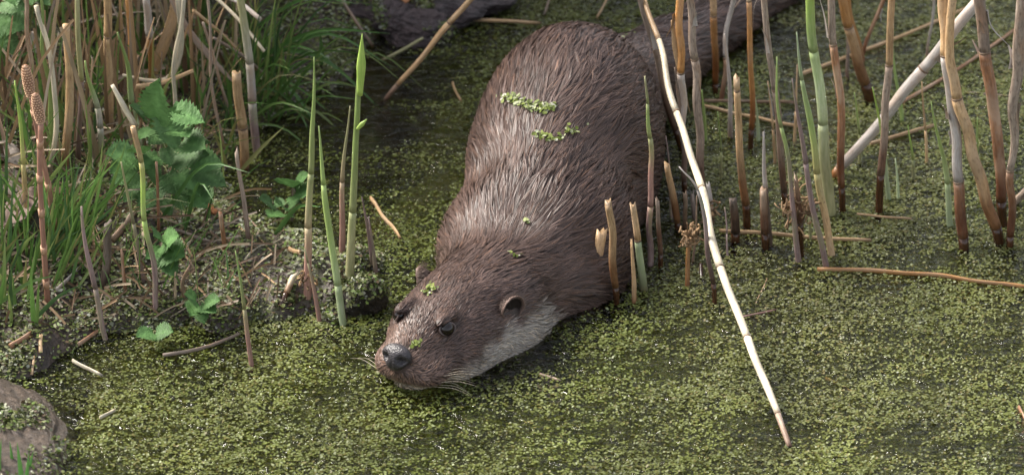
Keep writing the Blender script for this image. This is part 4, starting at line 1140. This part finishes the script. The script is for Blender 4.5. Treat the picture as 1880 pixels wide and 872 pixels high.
nettle((372, 592), (366, 555), [(360, 552, 344, 538), (366, 562, 394, 568), (370, 570, 374, 592), (364, 560, 352, 574), (376, 558, 398, 548)], 'bright nettle seedling at the shelf edge', 12)
nettle((284, 622), (284, 612), [(282, 612, 252, 614), (286, 611, 314, 606)], 'two-leaved nettle seedling low over the water', 14)
nettle((12, 150), (10, 10), [(-14, 30, 52, 46), (-6, 60, 36, 98), (4, 4, 44, 14), (-20, 50, 8, 92), (14, -30, 30, 8)], 'nettle with large dark leaves at the top of the bank', 17)
nettle((78, 60), (72, -10), [(70, -8, 92, 8), (66, -12, 56, 6)], 'nettle tip with small bright leaves behind the dead stalks', 19)
nettle((505, 395), (500, 372), [(500, 376, 480, 362), (502, 374, 522, 372)], 'tiny yellow-green seedling beside the dark pool', 21)

# ------------------------------------------------------------------ stones, clod, dead leaves
def lump(name, u, v, rx, ry, rz, label, cat, mat, seed, zoff=0.0, amp=0.16):
    V, F = uv_sphere(1.0, 112, 72)
    P = np.array(V)
    P = P * (1 + amp * wob(P + seed, 0.35, seed) + amp * 0.35 * wob(P + seed, 1.1, seed + 3) + amp * 0.16 * wob(P, 3.2, seed + 9) + amp * 0.09 * wob(P, 7, seed + 2) + amp * 0.06 * wob(P, 15, seed + 5))[:, None] 
    P[:, 2] = np.where(P[:, 2] > 0, P[:, 2] * 0.9, P[:, 2])
    c = at_bank(u, v) + np.array([0, 0, zoff])
    o = link(name, mesh_from(name, P * np.array([rx, ry, rz]), F), mat); o.location = c
    tag(o, label, cat)
    return o
def stone_mat(name, dry, wet, zline):
    m, nt, b = new_mat(name)
    tc = N(nt, 'TexCoord'); ge = N(nt, 'NewGeometry'); sp = N(nt, 'SeparateXYZ'); nt.links.new(ge.outputs['Position'], sp.inputs[0])
    n1 = N(nt, 'TexNoise'); n1.inputs['Scale'].default_value = 130; n1.inputs['Detail'].default_value = 9; n1.inputs['Roughness'].default_value = 0.7
    n2 = N(nt, 'TexNoise'); n2.inputs['Scale'].default_value = 30; n2.inputs['Detail'].default_value = 6
    for q in (n1, n2): nt.links.new(tc.outputs['Object'], q.inputs['Vector'])
    ma = N(nt, 'Math', operation='MULTIPLY_ADD'); ma.inputs[1].default_value = 0.05
    nt.links.new(n2.outputs[0], ma.inputs[0]); nt.links.new(sp.outputs[2], ma.inputs[2])
    mr = N(nt, 'MapRange'); mr.inputs[1].default_value = zline; mr.inputs[2].default_value = zline + 0.004
    nt.links.new(ma.outputs[0], mr.inputs[0])
    rd = ramp(nt, [(0.3, tuple(x * 0.55 for x in dry)), (0.55, dry), (0.75, tuple(min(1, x * 1.3) for x in dry))]); nt.links.new(n1.outputs[0], rd.inputs[0])
    rw = ramp(nt, [(0.32, tuple(x * 0.35 for x in wet)), (0.52, wet), (0.7, tuple(x * 1.9 for x in wet))]); nt.links.new(n1.outputs[0], rw.inputs[0])
    mx = N(nt, 'MixRGB'); nt.links.new(mr.outputs[0], mx.inputs[0]); nt.links.new(rw.outputs[0], mx.inputs[1]); nt.links.new(rd.outputs[0], mx.inputs[2])
    nt.links.new(mx.outputs[0], b.inputs['Base Color'])
    rr = N(nt, 'MapRange'); rr.inputs[3].default_value = 0.35; rr.inputs[4].default_value = 0.85
    nt.links.new(mr.outputs[0], rr.inputs[0]); nt.links.new(rr.outputs[0], b.inputs['Roughness'])
    bp = N(nt, 'Bump'); bp.inputs['Strength'].default_value = 1.0; bp.inputs['Distance'].default_value = 0.007
    nt.links.new(n1.outputs[0], bp.inputs['Height']); nt.links.new(bp.outputs[0], b.inputs['Normal'])
    return m
st = lump('stone', -6, 792, 0.070, 0.105, 0.032, 'grey-brown stone half sunk at the pond edge, pale and dry on top', 'stone',
     stone_mat('pond_stone', (0.25, 0.205, 0.185), (0.085, 0.062, 0.046), 0.050), 5, -0.004, 0.13)
st.rotation_euler = (0.0, 0.22, 0.3)
bs = lump('stone', 735, 22, 0.06, 0.05, 0.022, 'dark purplish wet stone at the back of the pool', 'stone', stone_mat('back_stone', (0.10, 0.075, 0.075), (0.06, 0.044, 0.044), 0.045), 8, -0.004, 0.34)
lump('stone', 845, 4, 0.05, 0.04, 0.018, 'lower dark stone behind the pool, next to the purplish one', 'stone', stone_mat('back_stone_low', (0.10, 0.08, 0.08), (0.045, 0.034, 0.036), 0.045), 12, -0.004, 0.28)
clod = lump('mossy_clod', 672, 560, 0.021, 0.021, 0.024, 'dark rooty clod with a mossy top at the end of the shelf', 'clod', stone_mat('clod_soil', (0.05, 0.045, 0.02), (0.022, 0.016, 0.009), 0.05), 15, 0.006, 0.22)

def dead_leaf(u, v, L, W, ang, label, tint, tilt=0.5):
    n, k = 12, 5; rg = np.random.default_rng(int(u * 7 + v))
    V, F, C = [], [], []
    for i in range(n):
        t = i / (n - 1); w_ = W * math.sin(math.pi * (0.06 + 0.9 * t)) ** 0.8
        for j in range(k):
            f = j / (k - 1) * 2 - 1
            V.append((f * w_ * 0.5 * (1 + 0.12 * rg.normal()), (t - 0.5) * L, 0.18 * W * f * f + 0.10 * L * math.sin(t * 4 + f) * 0.3 + rg.normal() * 0.0012))
            C.append(np.array(tint) * (0.85 + 0.3 * rg.random()) * (1.12 if j == 2 else 1))
    for i in range(n - 1):
        for j in range(k - 1):
            a = i * k + j; F.append((a, a + 1, a + k + 1, a + k))
    o = link('dead_leaf', mesh_from('dead_leaf', V, F, colors=np.array(C)), M['litter'])
    md = o.modifiers.new('thickness', 'SOLIDIFY'); md.thickness = 0.0004
    o.location = at_bank(u, v, 0.010); o.rotation_euler = (tilt, 0.1, math.radians(ang))
    return tag(o, label, 'leaf', 'dead tree leaves on the bank')
dead_leaf(14, 372, 0.062, 0.040, 20, 'pale dead leaf lying behind the grass tuft', (0.30, 0.235, 0.195))
dead_leaf(44, 402, 0.050, 0.034, -50, 'brown-pink dead leaf half under the pale one', (0.24, 0.17, 0.14))
dead_leaf(8, 300, 0.048, 0.030, 60, 'faded dead leaf beside the yellow-green shoot', (0.33, 0.28, 0.24))
dead_leaf(60, 108, 0.036, 0.016, 10, 'small bleached leaf scrap among the dead stalks', (0.48, 0.42, 0.36), 1.2)
dead_leaf(108, 375, 0.03, 0.018, 110, 'small brown leaf scrap under the grass tuft', (0.20, 0.12, 0.08))
dead_leaf(740, 8, 0.02, 0.014, 30, 'tiny orange leaf on the purplish back stone', (0.40, 0.19, 0.09))
dead_leaf(375, 395, 0.028, 0.012, 70, 'small rust leaf curled below the nettles', (0.28, 0.12, 0.05))

# ------------------------------------------------------------------ grass and dead litter
def many_blades(name, specs, mat, label, kind='stuff'):
    """specs: list of (path points, half widths, colour, fold, twist)"""
    Vs, Fs, Cs, k = [], [], [], 0
    for P, w, c, fold, tw in specs:
        V, F, UV = blade_arrays(P, w, fold, None, tw)
        Vs.append(V); Fs.append(np.array(F) + k); k += len(V)
        Cs.append(np.tile(c, (len(V), 1)))
    o = link(name, mesh_from(name, np.vstack(Vs), np.vstack(Fs), colors=np.vstack(Cs)), mat)
    o['kind'] = kind; o['label'] = label
    return o
def arc(foot, tip, n=8, droop=0.25, rg=random):
    foot, tip = np.asarray(foot, float), np.asarray(tip, float)
    L = np.linalg.norm(tip - foot)
    mid = (foot + tip) / 2 + np.array([0, 0, L * droop])
    return spline([foot, mid, tip], n)
def taper(n, w): 
    t = np.linspace(0, 1, n); return w * np.clip(np.minimum(1, 0.55 + t * 2) * (1 - t ** 2.2), 0.03, 1)
rb = random.Random(5)
GREENS = [(0.075, 0.15, 0.035), (0.095, 0.185, 0.045), (0.13, 0.22, 0.06), (0.055, 0.11, 0.04), (0.19, 0.25, 0.08), (0.22, 0.22, 0.08)]
specs = []
for i in range(85):        # bright tuft by the horsetails
    b_ = (rb.gauss(112, 30), rb.gauss(462, 30)); f = at_bank(*b_)
    ln = rb.uniform(60, 190)
    an = rb.gauss(0.32, 0.30)
    t_ = (b_[0] + ln * math.sin(an), b_[1] - ln * math.cos(an))
    T = at_y(*t_, f[1] + rb.uniform(-0.03, 0.02))
    specs.append((arc(f, T, 8, rb.uniform(-0.02, 0.10)), taper(8, rb.uniform(1.8, 4.2) * PX), np.array(rb.choice(GREENS)) * rb.uniform(0.8, 1.5), 0.4, rb.uniform(-0.8, 0.8)))
for i in range(70):
    b_ = (rb.uniform(-40, 70), rb.uniform(360, 600)); f = at_bank(*b_)
    ln = rb.uniform(60, 190); an = rb.gauss(0.1, 0.4)
    T = at_y(b_[0] + ln * math.sin(an), b_[1] - ln * math.cos(an), f[1] + rb.uniform(-0.03, 0.02))
    specs.append((arc(f, T, 8, rb.uniform(-0.02, 0.12)), taper(8, rb.uniform(2.2, 5.5) * PX), np.array(rb.choice(GREENS)) * rb.uniform(0.8, 1.2), 0.4, rb.uniform(-0.8, 0.8)))
many_blades('grass', specs, M['blade'], 'bright green grass tuft around the horsetails')
specs = []
for i in range(70):        # dark grass hanging over the pool at the back
    b_ = (rb.gauss(480, 34), rb.uniform(120, 230)); f = at_bank(*b_)
    ln = rb.uniform(70, 250); an = rb.gauss(0.75, 0.75)
    T = at_y(b_[0] + ln * math.sin(an), b_[1] - ln * math.cos(an) - 10, f[1] - rb.uniform(0.0, 0.07))
    specs.append((arc(f, T, 9, rb.uniform(0.08, 0.35)), taper(9, rb.uniform(1.5, 3.2) * PX), np.array(rb.choice(GREENS)) * rb.uniform(0.6, 1.1), 0.4, rb.uniform(-1, 1)))
for a, b_, w, dr in (((450, 120), (716, 62), 5, 0.12), ((455, 60), (660, 8), 4, 0.15), ((480, 120), (722, 125), 4, 0.25), ((460, 95), (715, 216), 5, 0.2), ((470, 150), (600, 262), 4, 0.25), ((430, 70), (560, 200), 4, 0.2),
                     ((590, 120), (588, 60), 6, 0.02), ((470, 130), (610, 110), 3, 0.2), ((500, 180), (560, 110), 4, 0.1), ((505, 430), (590, 380), 5, 0.15), ((340, 420), (395, 375), 4, 0.4), ((290, 410), (460, 318), 4, 0.25)):
    f = at_bank(*a); T = at_y(*b_, f[1] - 0.06)
    specs.append((arc(f, T, 10, dr), taper(10, w * PX), np.array((0.08, 0.17, 0.045)) * rb.uniform(0.8, 1.2), 0.4, rb.uniform(-0.4, 0.4)))
many_blades('grass', specs, M['blade'], 'dark green grass drooping over the back of the pool')
specs = []
for i in range(300):       # thin blades between the dead stalks
    b_ = (rb.uniform(-60, 470), rb.uniform(-60, 330)); f = at_bank(*b_)
    ln = rb.uniform(50, 200); an = rb.gauss(0.0, 0.45)
    T = at_y(b_[0] + ln * math.sin(an), b_[1] - ln * math.cos(an), f[1] + rb.uniform(-0.05, 0.02))
    specs.append((arc(f, T, 8, rb.uniform(-0.02, 0.2)), taper(8, rb.uniform(1.4, 4.5) * PX), np.array(rb.choice(GREENS)) * rb.uniform(0.7, 1.25), 0.4, rb.uniform(-1, 1)))
for i in range(14):        # bottom corner by the stone
    b_ = (rb.uniform(-20, 60), rb.uniform(870, 930)); f = at_bank(*b_)
    T = at_y(b_[0] + rb.uniform(-15, 15), b_[1] - rb.uniform(30, 90), f[1])
    specs.append((arc(f, T, 6, 0.02), taper(6, rb.uniform(3, 5) * PX), np.array((0.10, 0.24, 0.06)), 0.4, 0))
for i in range(170):       # fine blades and runners low on the bank
    b_ = (rb.uniform(-30, 430), rb.uniform(230, 560)); f = at_bank(*b_)
    ln = rb.uniform(30, 120); an = rb.gauss(0.1, 0.7)
    T = at_y(b_[0] + ln * math.sin(an), b_[1] - ln * abs(math.cos(an)), f[1] + rb.uniform(-0.04, 0.02))
    specs.append((arc(f, T, 7, rb.uniform(0, 0.25)), taper(7, rb.uniform(0.9, 2.0) * PX), np.array(rb.choice(GREENS)) * rb.uniform(0.7, 1.4), 0.4, rb.uniform(-1, 1)))
many_blades('grass', specs, M['blade'], 'thin green blades growing through the dead stalks')
specs = []
TANS = [(0.38, 0.25, 0.14), (0.30, 0.20, 0.12), (0.48, 0.37, 0.25), (0.22, 0.15, 0.10), (0.36, 0.29, 0.22), (0.16, 0.10, 0.06)]
for i in range(820):
    u, v = rb.uniform(-260, 470), rb.uniform(-420, 330)
    if u > 380 and v > 150: continue
    f = at_bank(u, v)
    upright = rb.random() < 0.62
    ln = rb.uniform(70, 300) if upright else rb.uniform(40, 160)
    an = rb.gauss(0, 0.22) if upright else rb.uniform(-1.9, 1.9)
    T = at_y(u + ln * math.sin(an), v - ln * abs(math.cos(an)) - 4, f[1] + rb.uniform(-0.05, 0.05))
    specs.append((arc(f, T, 7, rb.uniform(-0.02, 0.12)), np.full(7, rb.uniform(1.6, 5.5) * PX) * np.linspace(1, 0.6, 7), np.array(rb.choice(TANS)) * rb.uniform(0.6, 1.1), 0.6, rb.uniform(-1.5, 1.5)))
for i in range(480):       # fine straws lying about on the shelf and between the nettles
    u, v = rb.uniform(-30, 520), rb.uniform(230, 600); f = at_bank(u, v)
    if ground(f[0], f[1]) < 0.004: continue
    ln = rb.uniform(20, 110); an = rb.uniform(-1.5, 1.5)
    T = at_y(u + ln * math.sin(an), v - 0.5 * ln * abs(math.cos(an)), f[1] + rb.uniform(-0.02, 0.05)); T[2] = max(T[2], float(ground(T[0], T[1])) + 0.002)
    specs.append((arc(f + np.array([0, 0, 0.002]), T, 6, rb.uniform(0, 0.08)), np.full(6, rb.uniform(0.8, 2.4) * PX), np.array(rb.choice(TANS)) * rb.uniform(0.5, 1.15), 0.6, rb.uniform(-1, 1)))
for i in range(420):       # the same litter goes on along the bank
    f = at_bank(rb.uniform(-1200, -240), rb.uniform(-300, 660)); T = f + np.array([rb.gauss(0, 0.05), rb.gauss(0, 0.04), rb.uniform(0.03, 0.2)])
    specs.append((arc(f, T, 6, 0.05), np.full(6, rb.uniform(0.002, 0.005)), np.array(rb.choice(TANS + GREENS)) * rb.uniform(0.6, 1.1), 0.6, rb.uniform(-1.5, 1.5)))
for i in range(950):       # standing thicket up the bank, beyond the top of the picture
    x, y = rb.uniform(-0.8, 0.05), rb.uniform(0.44, 1.5)
    if y < 0.62 and x > -0.25: continue
    f = np.array([x, y, float(ground(x, y))])
    if f[2] < 0.02: continue
    T = f + np.array([rb.gauss(0, 0.08), rb.gauss(0, 0.06), rb.uniform(0.4, 0.9)])
    specs.append((arc(f, T, 6, 0.02), np.full(6, rb.uniform(0.004, 0.010)), np.array(rb.choice(TANS)) * rb.uniform(0.5, 1.0), 0.6, rb.uniform(-1.5, 1.5)))
many_blades('dead_grass_litter', specs, M['litter'], 'tangle of dead reed leaves and stalks on the bank')

# ------------------------------------------------------------------ floating duckweed, moss
def frond_mesh(name, pos, r, nrm_tilt, colr, seed, stretch=1.6, sides=5, normals=None):
    rg = np.random.default_rng(seed); n = len(pos)
    az = rg.uniform(0, 2 * math.pi, n)
    if normals is None:
        ta = rg.uniform(0, 2 * math.pi, n)
        nr = np.stack([np.sin(nrm_tilt) * np.cos(ta), np.sin(nrm_tilt) * np.sin(ta), np.cos(nrm_tilt)], -1)
    else: nr = normals
    e = np.stack([np.cos(az), np.sin(az), 0 * az], -1)
    e = e - nr * (e * nr).sum(-1, keepdims=True); e /= np.linalg.norm(e, axis=1)[:, None] + 1e-9
    f = np.cross(nr, e)
    V = np.empty((n, sides, 3))
    st_ = rg.uniform(0.85, stretch, n)
    for k in range(sides):
        a = 2 * math.pi * k / sides
        V[:, k] = pos + (e * (math.cos(a) * r * st_)[:, None] + f * (math.sin(a) * r / np.sqrt(st_))[:, None]) + nr * (rg.uniform(-0.12, 0.12, n) * r)[:, None]
    me = bpy.data.meshes.new(name)
    me.vertices.add(n * sides); me.vertices.foreach_set('co', V.astype(np.float32).ravel())
    me.loops.add(n * sides); me.loops.foreach_set('vertex_index', np.arange(n * sides, dtype=np.int32))
    me.polygons.add(n); me.polygons.foreach_set('loop_start', (np.arange(n) * sides).astype(np.int32))
    me.update(calc_edges=True)
    a_ = me.color_attributes.new(name='tint', type='FLOAT_COLOR', domain='POINT')
    c = np.ones((n * sides, 4), dtype=np.float32); c[:, :3] = np.repeat(colr, sides, 0)
    a_.data.foreach_set('color', c.ravel())
    return me
def weed_tint(n, rg, P):
    pal = np.array([(0.105, 0.118, 0.016), (0.135, 0.150, 0.026), (0.165, 0.185, 0.052), (0.075, 0.085, 0.014), (0.20, 0.22, 0.085), (0.135, 0.105, 0.022), (0.27, 0.28, 0.15)])
    k = rg.choice(len(pal), n, p=[0.24, 0.24, 0.17, 0.13, 0.09, 0.10, 0.03])
    c = pal[k] * rg.uniform(0.82, 1.18, n)[:, None]
    c = c * 0.7 + c.mean(0) * 0.3
    c = c * (1 + 0.20 * wob(P, 7, 17) + 0.14 * wob(P, 24, 20))[:, None]
    g = np.clip(0.25 + 0.4 * wob(P, 4, 6) + 0.6 * smooth((P[:, 0] + 0.15) / 0.5), 0, 1.2)[:, None]                    # yellower and greyer drifts; paler grey to the right paints in the water's sheen
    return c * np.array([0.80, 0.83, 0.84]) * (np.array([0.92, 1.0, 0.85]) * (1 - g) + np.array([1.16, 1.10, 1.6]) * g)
rw = np.random.default_rng(21)
def weed_field(n, x0, x1, y0, y1, rmin, rmax):
    P = np.stack([rw.uniform(x0, x1, n), rw.uniform(y0, y1, n), np.zeros(n)], -1)
    # fronds sit in little clusters of three
    P[1::3, :2] = P[:len(P[1::3]) * 3:3, :2][:len(P[1::3])] + rw.normal(0, 0.0016, (len(P[1::3]), 2))
    P[2::3, :2] = P[:len(P[2::3]) * 3:3, :2][:len(P[2::3])] + rw.normal(0, 0.0016, (len(P[2::3]), 2))
    gap = wob(P, 5.5, 11) + 0.7 * wob(P * np.array([0.6, 1.3, 1]), 16, 15) + 0.35 * wob(P, 42, 2)
    keep = rw.random(n) < np.clip(1.25 - 0.75 * np.maximum(0, gap - 0.5), 0.08, 1)
    for (u, v, ru, rv, s_) in OPEN:
        c = at_z(u, v)
        e2 = ((P[:, 0] - c[0]) / (ru * PX)) ** 2 + ((P[:, 1] - c[1]) / (rv * PX / SE)) ** 2
        keep &= rw.random(n) > s_ * np.exp(-e2 * 1.2 + 0.4 * gap)
    pc = at_z(690, 190)
    pl = np.exp(-(((P[:, 0] - pc[0]) / 0.12) ** 2 + ((P[:, 1] - pc[1]) / 0.22) ** 2) * 0.9)
    keep &= rw.random(n) > 1.05 * pl * np.clip(0.8 + 0.5 * gap, 0.3, 1.1)
    P = P[keep]
    d = ground(P[:, 0], P[:, 1]); P = P[d < 0.0035]
    dO = sdf(P); P = P[dO > 0.0012 + 0.007 * rw.random(len(P)) ** 2 * (P[:, 0] > -0.06)]      # the animal parts the mat
    return P
OPEN = [(1000, 640, 60, 32, 0.9), (930, 690, 60, 14, 0.7), (1080, 690, 70, 20, 0.55), (1425, 75, 110, 38, 0.97), (1498, 205, 48, 80, 0.95), (820, 335, 30, 20, 0.9), (1225, 330, 26, 90, 0.8),
        (880, 800, 60, 16, 0.5), (1150, 800, 70, 20, 0.5), (1620, 660, 60, 16, 0.5), (600, 850, 40, 10, 0.6), (390, 690, 30, 10, 0.8), (1360, 440, 50, 16, 0.8), (620, 260, 70, 50, 0.5), (560, 330, 60, 20, 0.5),
        (1110, 575, 30, 25, 0.7), (100, 770, 60, 60, 0.9), (700, 640, 40, 10, 0.4), (760, 60, 120, 15, 0.5)]
P1 = weed_field(520000, -0.60, 0.60, -0.56, 0.62, 0, 0)
n = len(P1)
sub = rw.random(n)
_c = at_z(680, 220)
pool = np.exp(-(((P1[:, 0] - _c[0]) / 0.10) ** 2 + ((P1[:, 1] - _c[1]) / 0.18) ** 2))
P1[:, 2] = np.where(sub < np.clip(0.60 + 0.28 * wob(P1 * np.array([0.7, 1.4, 1]), 5, 13) + 0.22 * wob(P1 * np.array([0.7, 1.4, 1]), 18, 19) + 0.35 * pool, 0.15, 0.97), -rw.uniform(0.0004, 0.0050, n), rw.uniform(0.0002, 0.0014, n))
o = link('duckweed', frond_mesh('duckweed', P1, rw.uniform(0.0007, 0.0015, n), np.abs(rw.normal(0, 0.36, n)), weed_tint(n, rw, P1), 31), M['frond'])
o['kind'] = 'stuff'; o['label'] = 'mat of floating duckweed covering the pond'
# the sunken part of the mat: a ragged olive sheet of weed a few millimetres down, torn where the water is open
sx, sy = np.linspace(-1.6, 1.6, 420), np.linspace(-1.4, 1.6, 400)
SX, SY = np.meshgrid(sx, sy); SP = np.stack([SX, SY, 0 * SX], -1).reshape(-1, 3)
sz = -0.006 - 0.0022 * (1 + wob(SP, 22, 4)) - 0.0012 * (1 + wob(SP, 60, 9))
for (u, v, ru, rv, s_) in OPEN:
    c = at_z(u, v); e2 = ((SP[:, 0] - c[0]) / (ru * PX)) ** 2 + ((SP[:, 1] - c[1]) / (rv * PX / SE)) ** 2
    sz -= 0.05 * s_ * np.exp(-e2)
sz -= 0.06 * np.exp(-(((SP[:, 0] - _c[0]) / 0.12) ** 2 + ((SP[:, 1] - _c[1]) / 0.21) ** 2))
sz -= 0.03 * np.exp(-np.clip(sdf(SP), 0, 1) / 0.010)
SP[:, 2] = sz
si = np.arange(420 * 400).reshape(400, 420)
m, nt, b = new_mat('sunken_weed')
tc = N(nt, 'TexCoord'); n1 = N(nt, 'TexNoise'); n1.inputs['Scale'].default_value = 420; n1.inputs['Detail'].default_value = 4
n2 = N(nt, 'TexNoise'); n2.inputs['Scale'].default_value = 18; n2.inputs['Detail'].default_value = 4
for q_ in (n1, n2): nt.links.new(tc.outputs['Object'], q_.inputs['Vector'])
r1 = ramp(nt, [(0.3, (0.045, 0.045, 0.012)), (0.5, (0.11, 0.11, 0.026)), (0.7, (0.18, 0.18, 0.06))]); nt.links.new(n1.outputs[0], r1.inputs[0])
r2 = ramp(nt, [(0.3, (0.75, 0.7, 0.6)), (0.7, (1.2, 1.15, 1.1))]); nt.links.new(n2.outputs[0], r2.inputs[0])
mx = N(nt, 'MixRGB', blend_type='MULTIPLY'); mx.inputs[0].default_value = 1
nt.links.new(r1.outputs[0], mx.inputs[1]); nt.links.new(r2.outputs[0], mx.inputs[2]); nt.links.new(mx.outputs[0], b.inputs['Base Color'])
b.inputs['Roughness'].default_value = 0.8
o = link('sunken_weed', mesh_from('sunken_weed', SP, np.stack([si[:-1, :-1], si[:-1, 1:], si[1:, 1:], si[1:, :-1]], -1).reshape(-1, 4)), m)
o['kind'] = 'stuff'; o['label'] = 'olive water weed sunk just under the surface'
P2 = weed_field(110000, -1.6, 1.6, -1.5, 1.7, 0, 0)
P2 = P2[(np.abs(P2[:, 0]) > 0.595) | (P2[:, 1] < -0.555) | (P2[:, 1] > 0.615)]
n = len(P2); P2[:, 2] = rw.uniform(-0.001, 0.0016, n)
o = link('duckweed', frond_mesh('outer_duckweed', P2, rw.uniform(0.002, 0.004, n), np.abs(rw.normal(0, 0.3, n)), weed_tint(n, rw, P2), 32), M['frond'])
o['kind'] = 'stuff'; o['label'] = 'duckweed on the pond around the scene'
# moss, liverwort and stranded duckweed on the low shelf
n = 150000
PM = np.stack([rw.uniform(-0.62, 0.02, n), rw.uniform(-0.5, 0.62, n), np.zeros(n)], -1)
PE = PM[:, :2][np.abs(shore_dist(PM[:, 0], PM[:, 1]) - 0.012) < 0.022]                     # denser along the edge
PM[:len(PE) * 2:2, :2][:len(PE)] = (PE + rw.normal(0, 0.006, PE.shape))[:len(PM[:len(PE) * 2:2])]
dm = shore_dist(PM[:, 0], PM[:, 1])
hm = ground(PM[:, 0], PM[:, 1])
keep = (hm > -0.004) & (dm < 0.4) & (rw.random(n) < np.clip(0.95 - 0.5 * wob(PM, 9, 7), 0.12, 1) * np.clip(1.15 - 2.2 * dm, 0.25, 1))
PM, hm = PM[keep], hm[keep]; n = len(PM)
PM[:, 2] = hm + rw.uniform(0.0002, 0.004, n)
pal = np.array([(0.085, 0.10, 0.024), (0.13, 0.145, 0.055), (0.19, 0.20, 0.13), (0.045, 0.05, 0.015), (0.24, 0.25, 0.20), (0.085, 0.13, 0.022), (0.09, 0.06, 0.03)])
cm = pal[rw.choice(7, n, p=[0.24, 0.22, 0.14, 0.16, 0.06, 0.12, 0.06])] * rw.uniform(0.8, 1.4, n)[:, None]
o = link('bank_moss', frond_mesh('bank_moss', PM, rw.uniform(0.0009, 0.0022, n), np.abs(rw.normal(0, 0.6, n)), cm, 33), M['moss'])
o['kind'] = 'stuff'; o['label'] = 'grey-green moss and stranded duckweed on the shelf of the bank'

def moss_on(ob, n, zmin, test, seed):
    rg = np.random.default_rng(seed); me = ob.data
    co = np.empty(len(me.vertices) * 3, np.float32); me.vertices.foreach_get('co', co); co = co.reshape(-1, 3)
    no = np.array([v_.normal for v_ in me.vertices])
    ok = np.where((no[:, 2] > zmin) & test(co))[0]
    k = rg.choice(ok, n)
    S = co[k] + rg.normal(0, 0.0022, (n, 3)) * np.array([1, 1, 0.3]); nn = no[k] + rg.normal(0, 0.5, (n, 3)); nn /= np.linalg.norm(nn, axis=1)[:, None]
    S = S + no[k] * rg.uniform(0.0, 0.003, n)[:, None]
    cc = pal[rg.choice(7, n, p=[0.24, 0.22, 0.14, 0.12, 0.06, 0.18, 0.04])] * rg.uniform(0.7, 1.2, n)[:, None]
    o = link('moss', frond_mesh('moss', S, rg.uniform(0.0010, 0.0021, n), None, cc, seed, normals=nn), M['moss'], ob); o['kind'] = 'stuff'
moss_on(bs, 700, 0.2, lambda c: wob(c.astype(float), 20, 6) > 0.5, 9)
moss_on(clod, 900, 0.15, lambda c: c[:, 2] > 0.006, 5)
moss_on(st, 2600, 0.1, lambda c: (wob(c.astype(float), 14, 3) + 10 * (-c[:, 1] - 0.02) > 0.1) & (c[:, 2] > -0.01), 6)

# bits of duckweed clinging to things
def on_otter(u, v):
    d = ray(u, v); d = d / np.linalg.norm(d); p = CAM + d * 4.4
    for _ in range(60):
        s_ = float(sdf(p[None])[0]); p = p + d * s_ * 0.8
        if s_ < 0.0003: return p
    return None
def clinging(pts, spread, n, label, rad=(0.0010, 0.0022)):
    rg = np.random.default_rng(int(pts[0][0])); S = []
    for i in range(n):
        k = rg.integers(0, len(pts) - 1) if len(pts) > 1 else 0
        t = rg.random(); a, b_ = pts[k], pts[min(k + 1, len(pts) - 1)]
        p = on_otter(a[0] + (b_[0] - a[0]) * t + rg.normal() * spread, a[1] + (b_[1] - a[1]) * t + rg.normal() * spread * 0.6)
        if p is not None: S.append(p)
    if not S: return
    S = np.array(S); nn = sdf_grad(S)
    S = S + nn * rg.uniform(0.0022, 0.0050, len(S))[:, None]
    nn = nn + rg.normal(0, 0.35, nn.shape); nn /= np.linalg.norm(nn, axis=1)[:, None]
    cc = np.array([(0.13, 0.17, 0.03), (0.20, 0.24, 0.06), (0.33, 0.36, 0.20), (0.08, 0.11, 0.02), (0.45, 0.45, 0.36)])[rg.choice(5, len(S), p=[0.3, 0.28, 0.2, 0.14, 0.08])]
    c0 = S.mean(0)
    o = link('duckweed_clump', frond_mesh('duckweed_clump', S - c0, rg.uniform(*rad, len(S)), None, cc, 3, normals=nn), M['frond']); o.location = c0
    tag(o, label, 'duckweed', 'duckweed stuck to the otter')
clinging([(930, 180), (965, 192), (985, 202), (1015, 200)], 8, 170, 'largest clump of wet duckweed on the otter\'s back', (0.0011, 0.0024))
clinging([(985, 250), (1020, 258), (1060, 234)], 6, 60, 'second duckweed clump on the otter\'s back, beside the largest', (0.0011, 0.0024))
clinging([(775, 545), (800, 530)], 6, 34, 'duckweed bits on the crown of the otter\'s head')
clinging([(762, 636), (770, 628)], 4, 16, 'duckweed bits on top of the otter\'s muzzle')
clinging([(930, 468), (955, 474)], 3, 9, 'few duckweed flecks on the nape of the otter\'s neck')
clinging([(965, 402), (970, 408)], 4, 8, 'pale duckweed fleck in the hollow between the otter\'s shoulders')
clinging([(1130, 66), (1160, 64)], 8, 8, 'green flecks on the otter\'s rump')
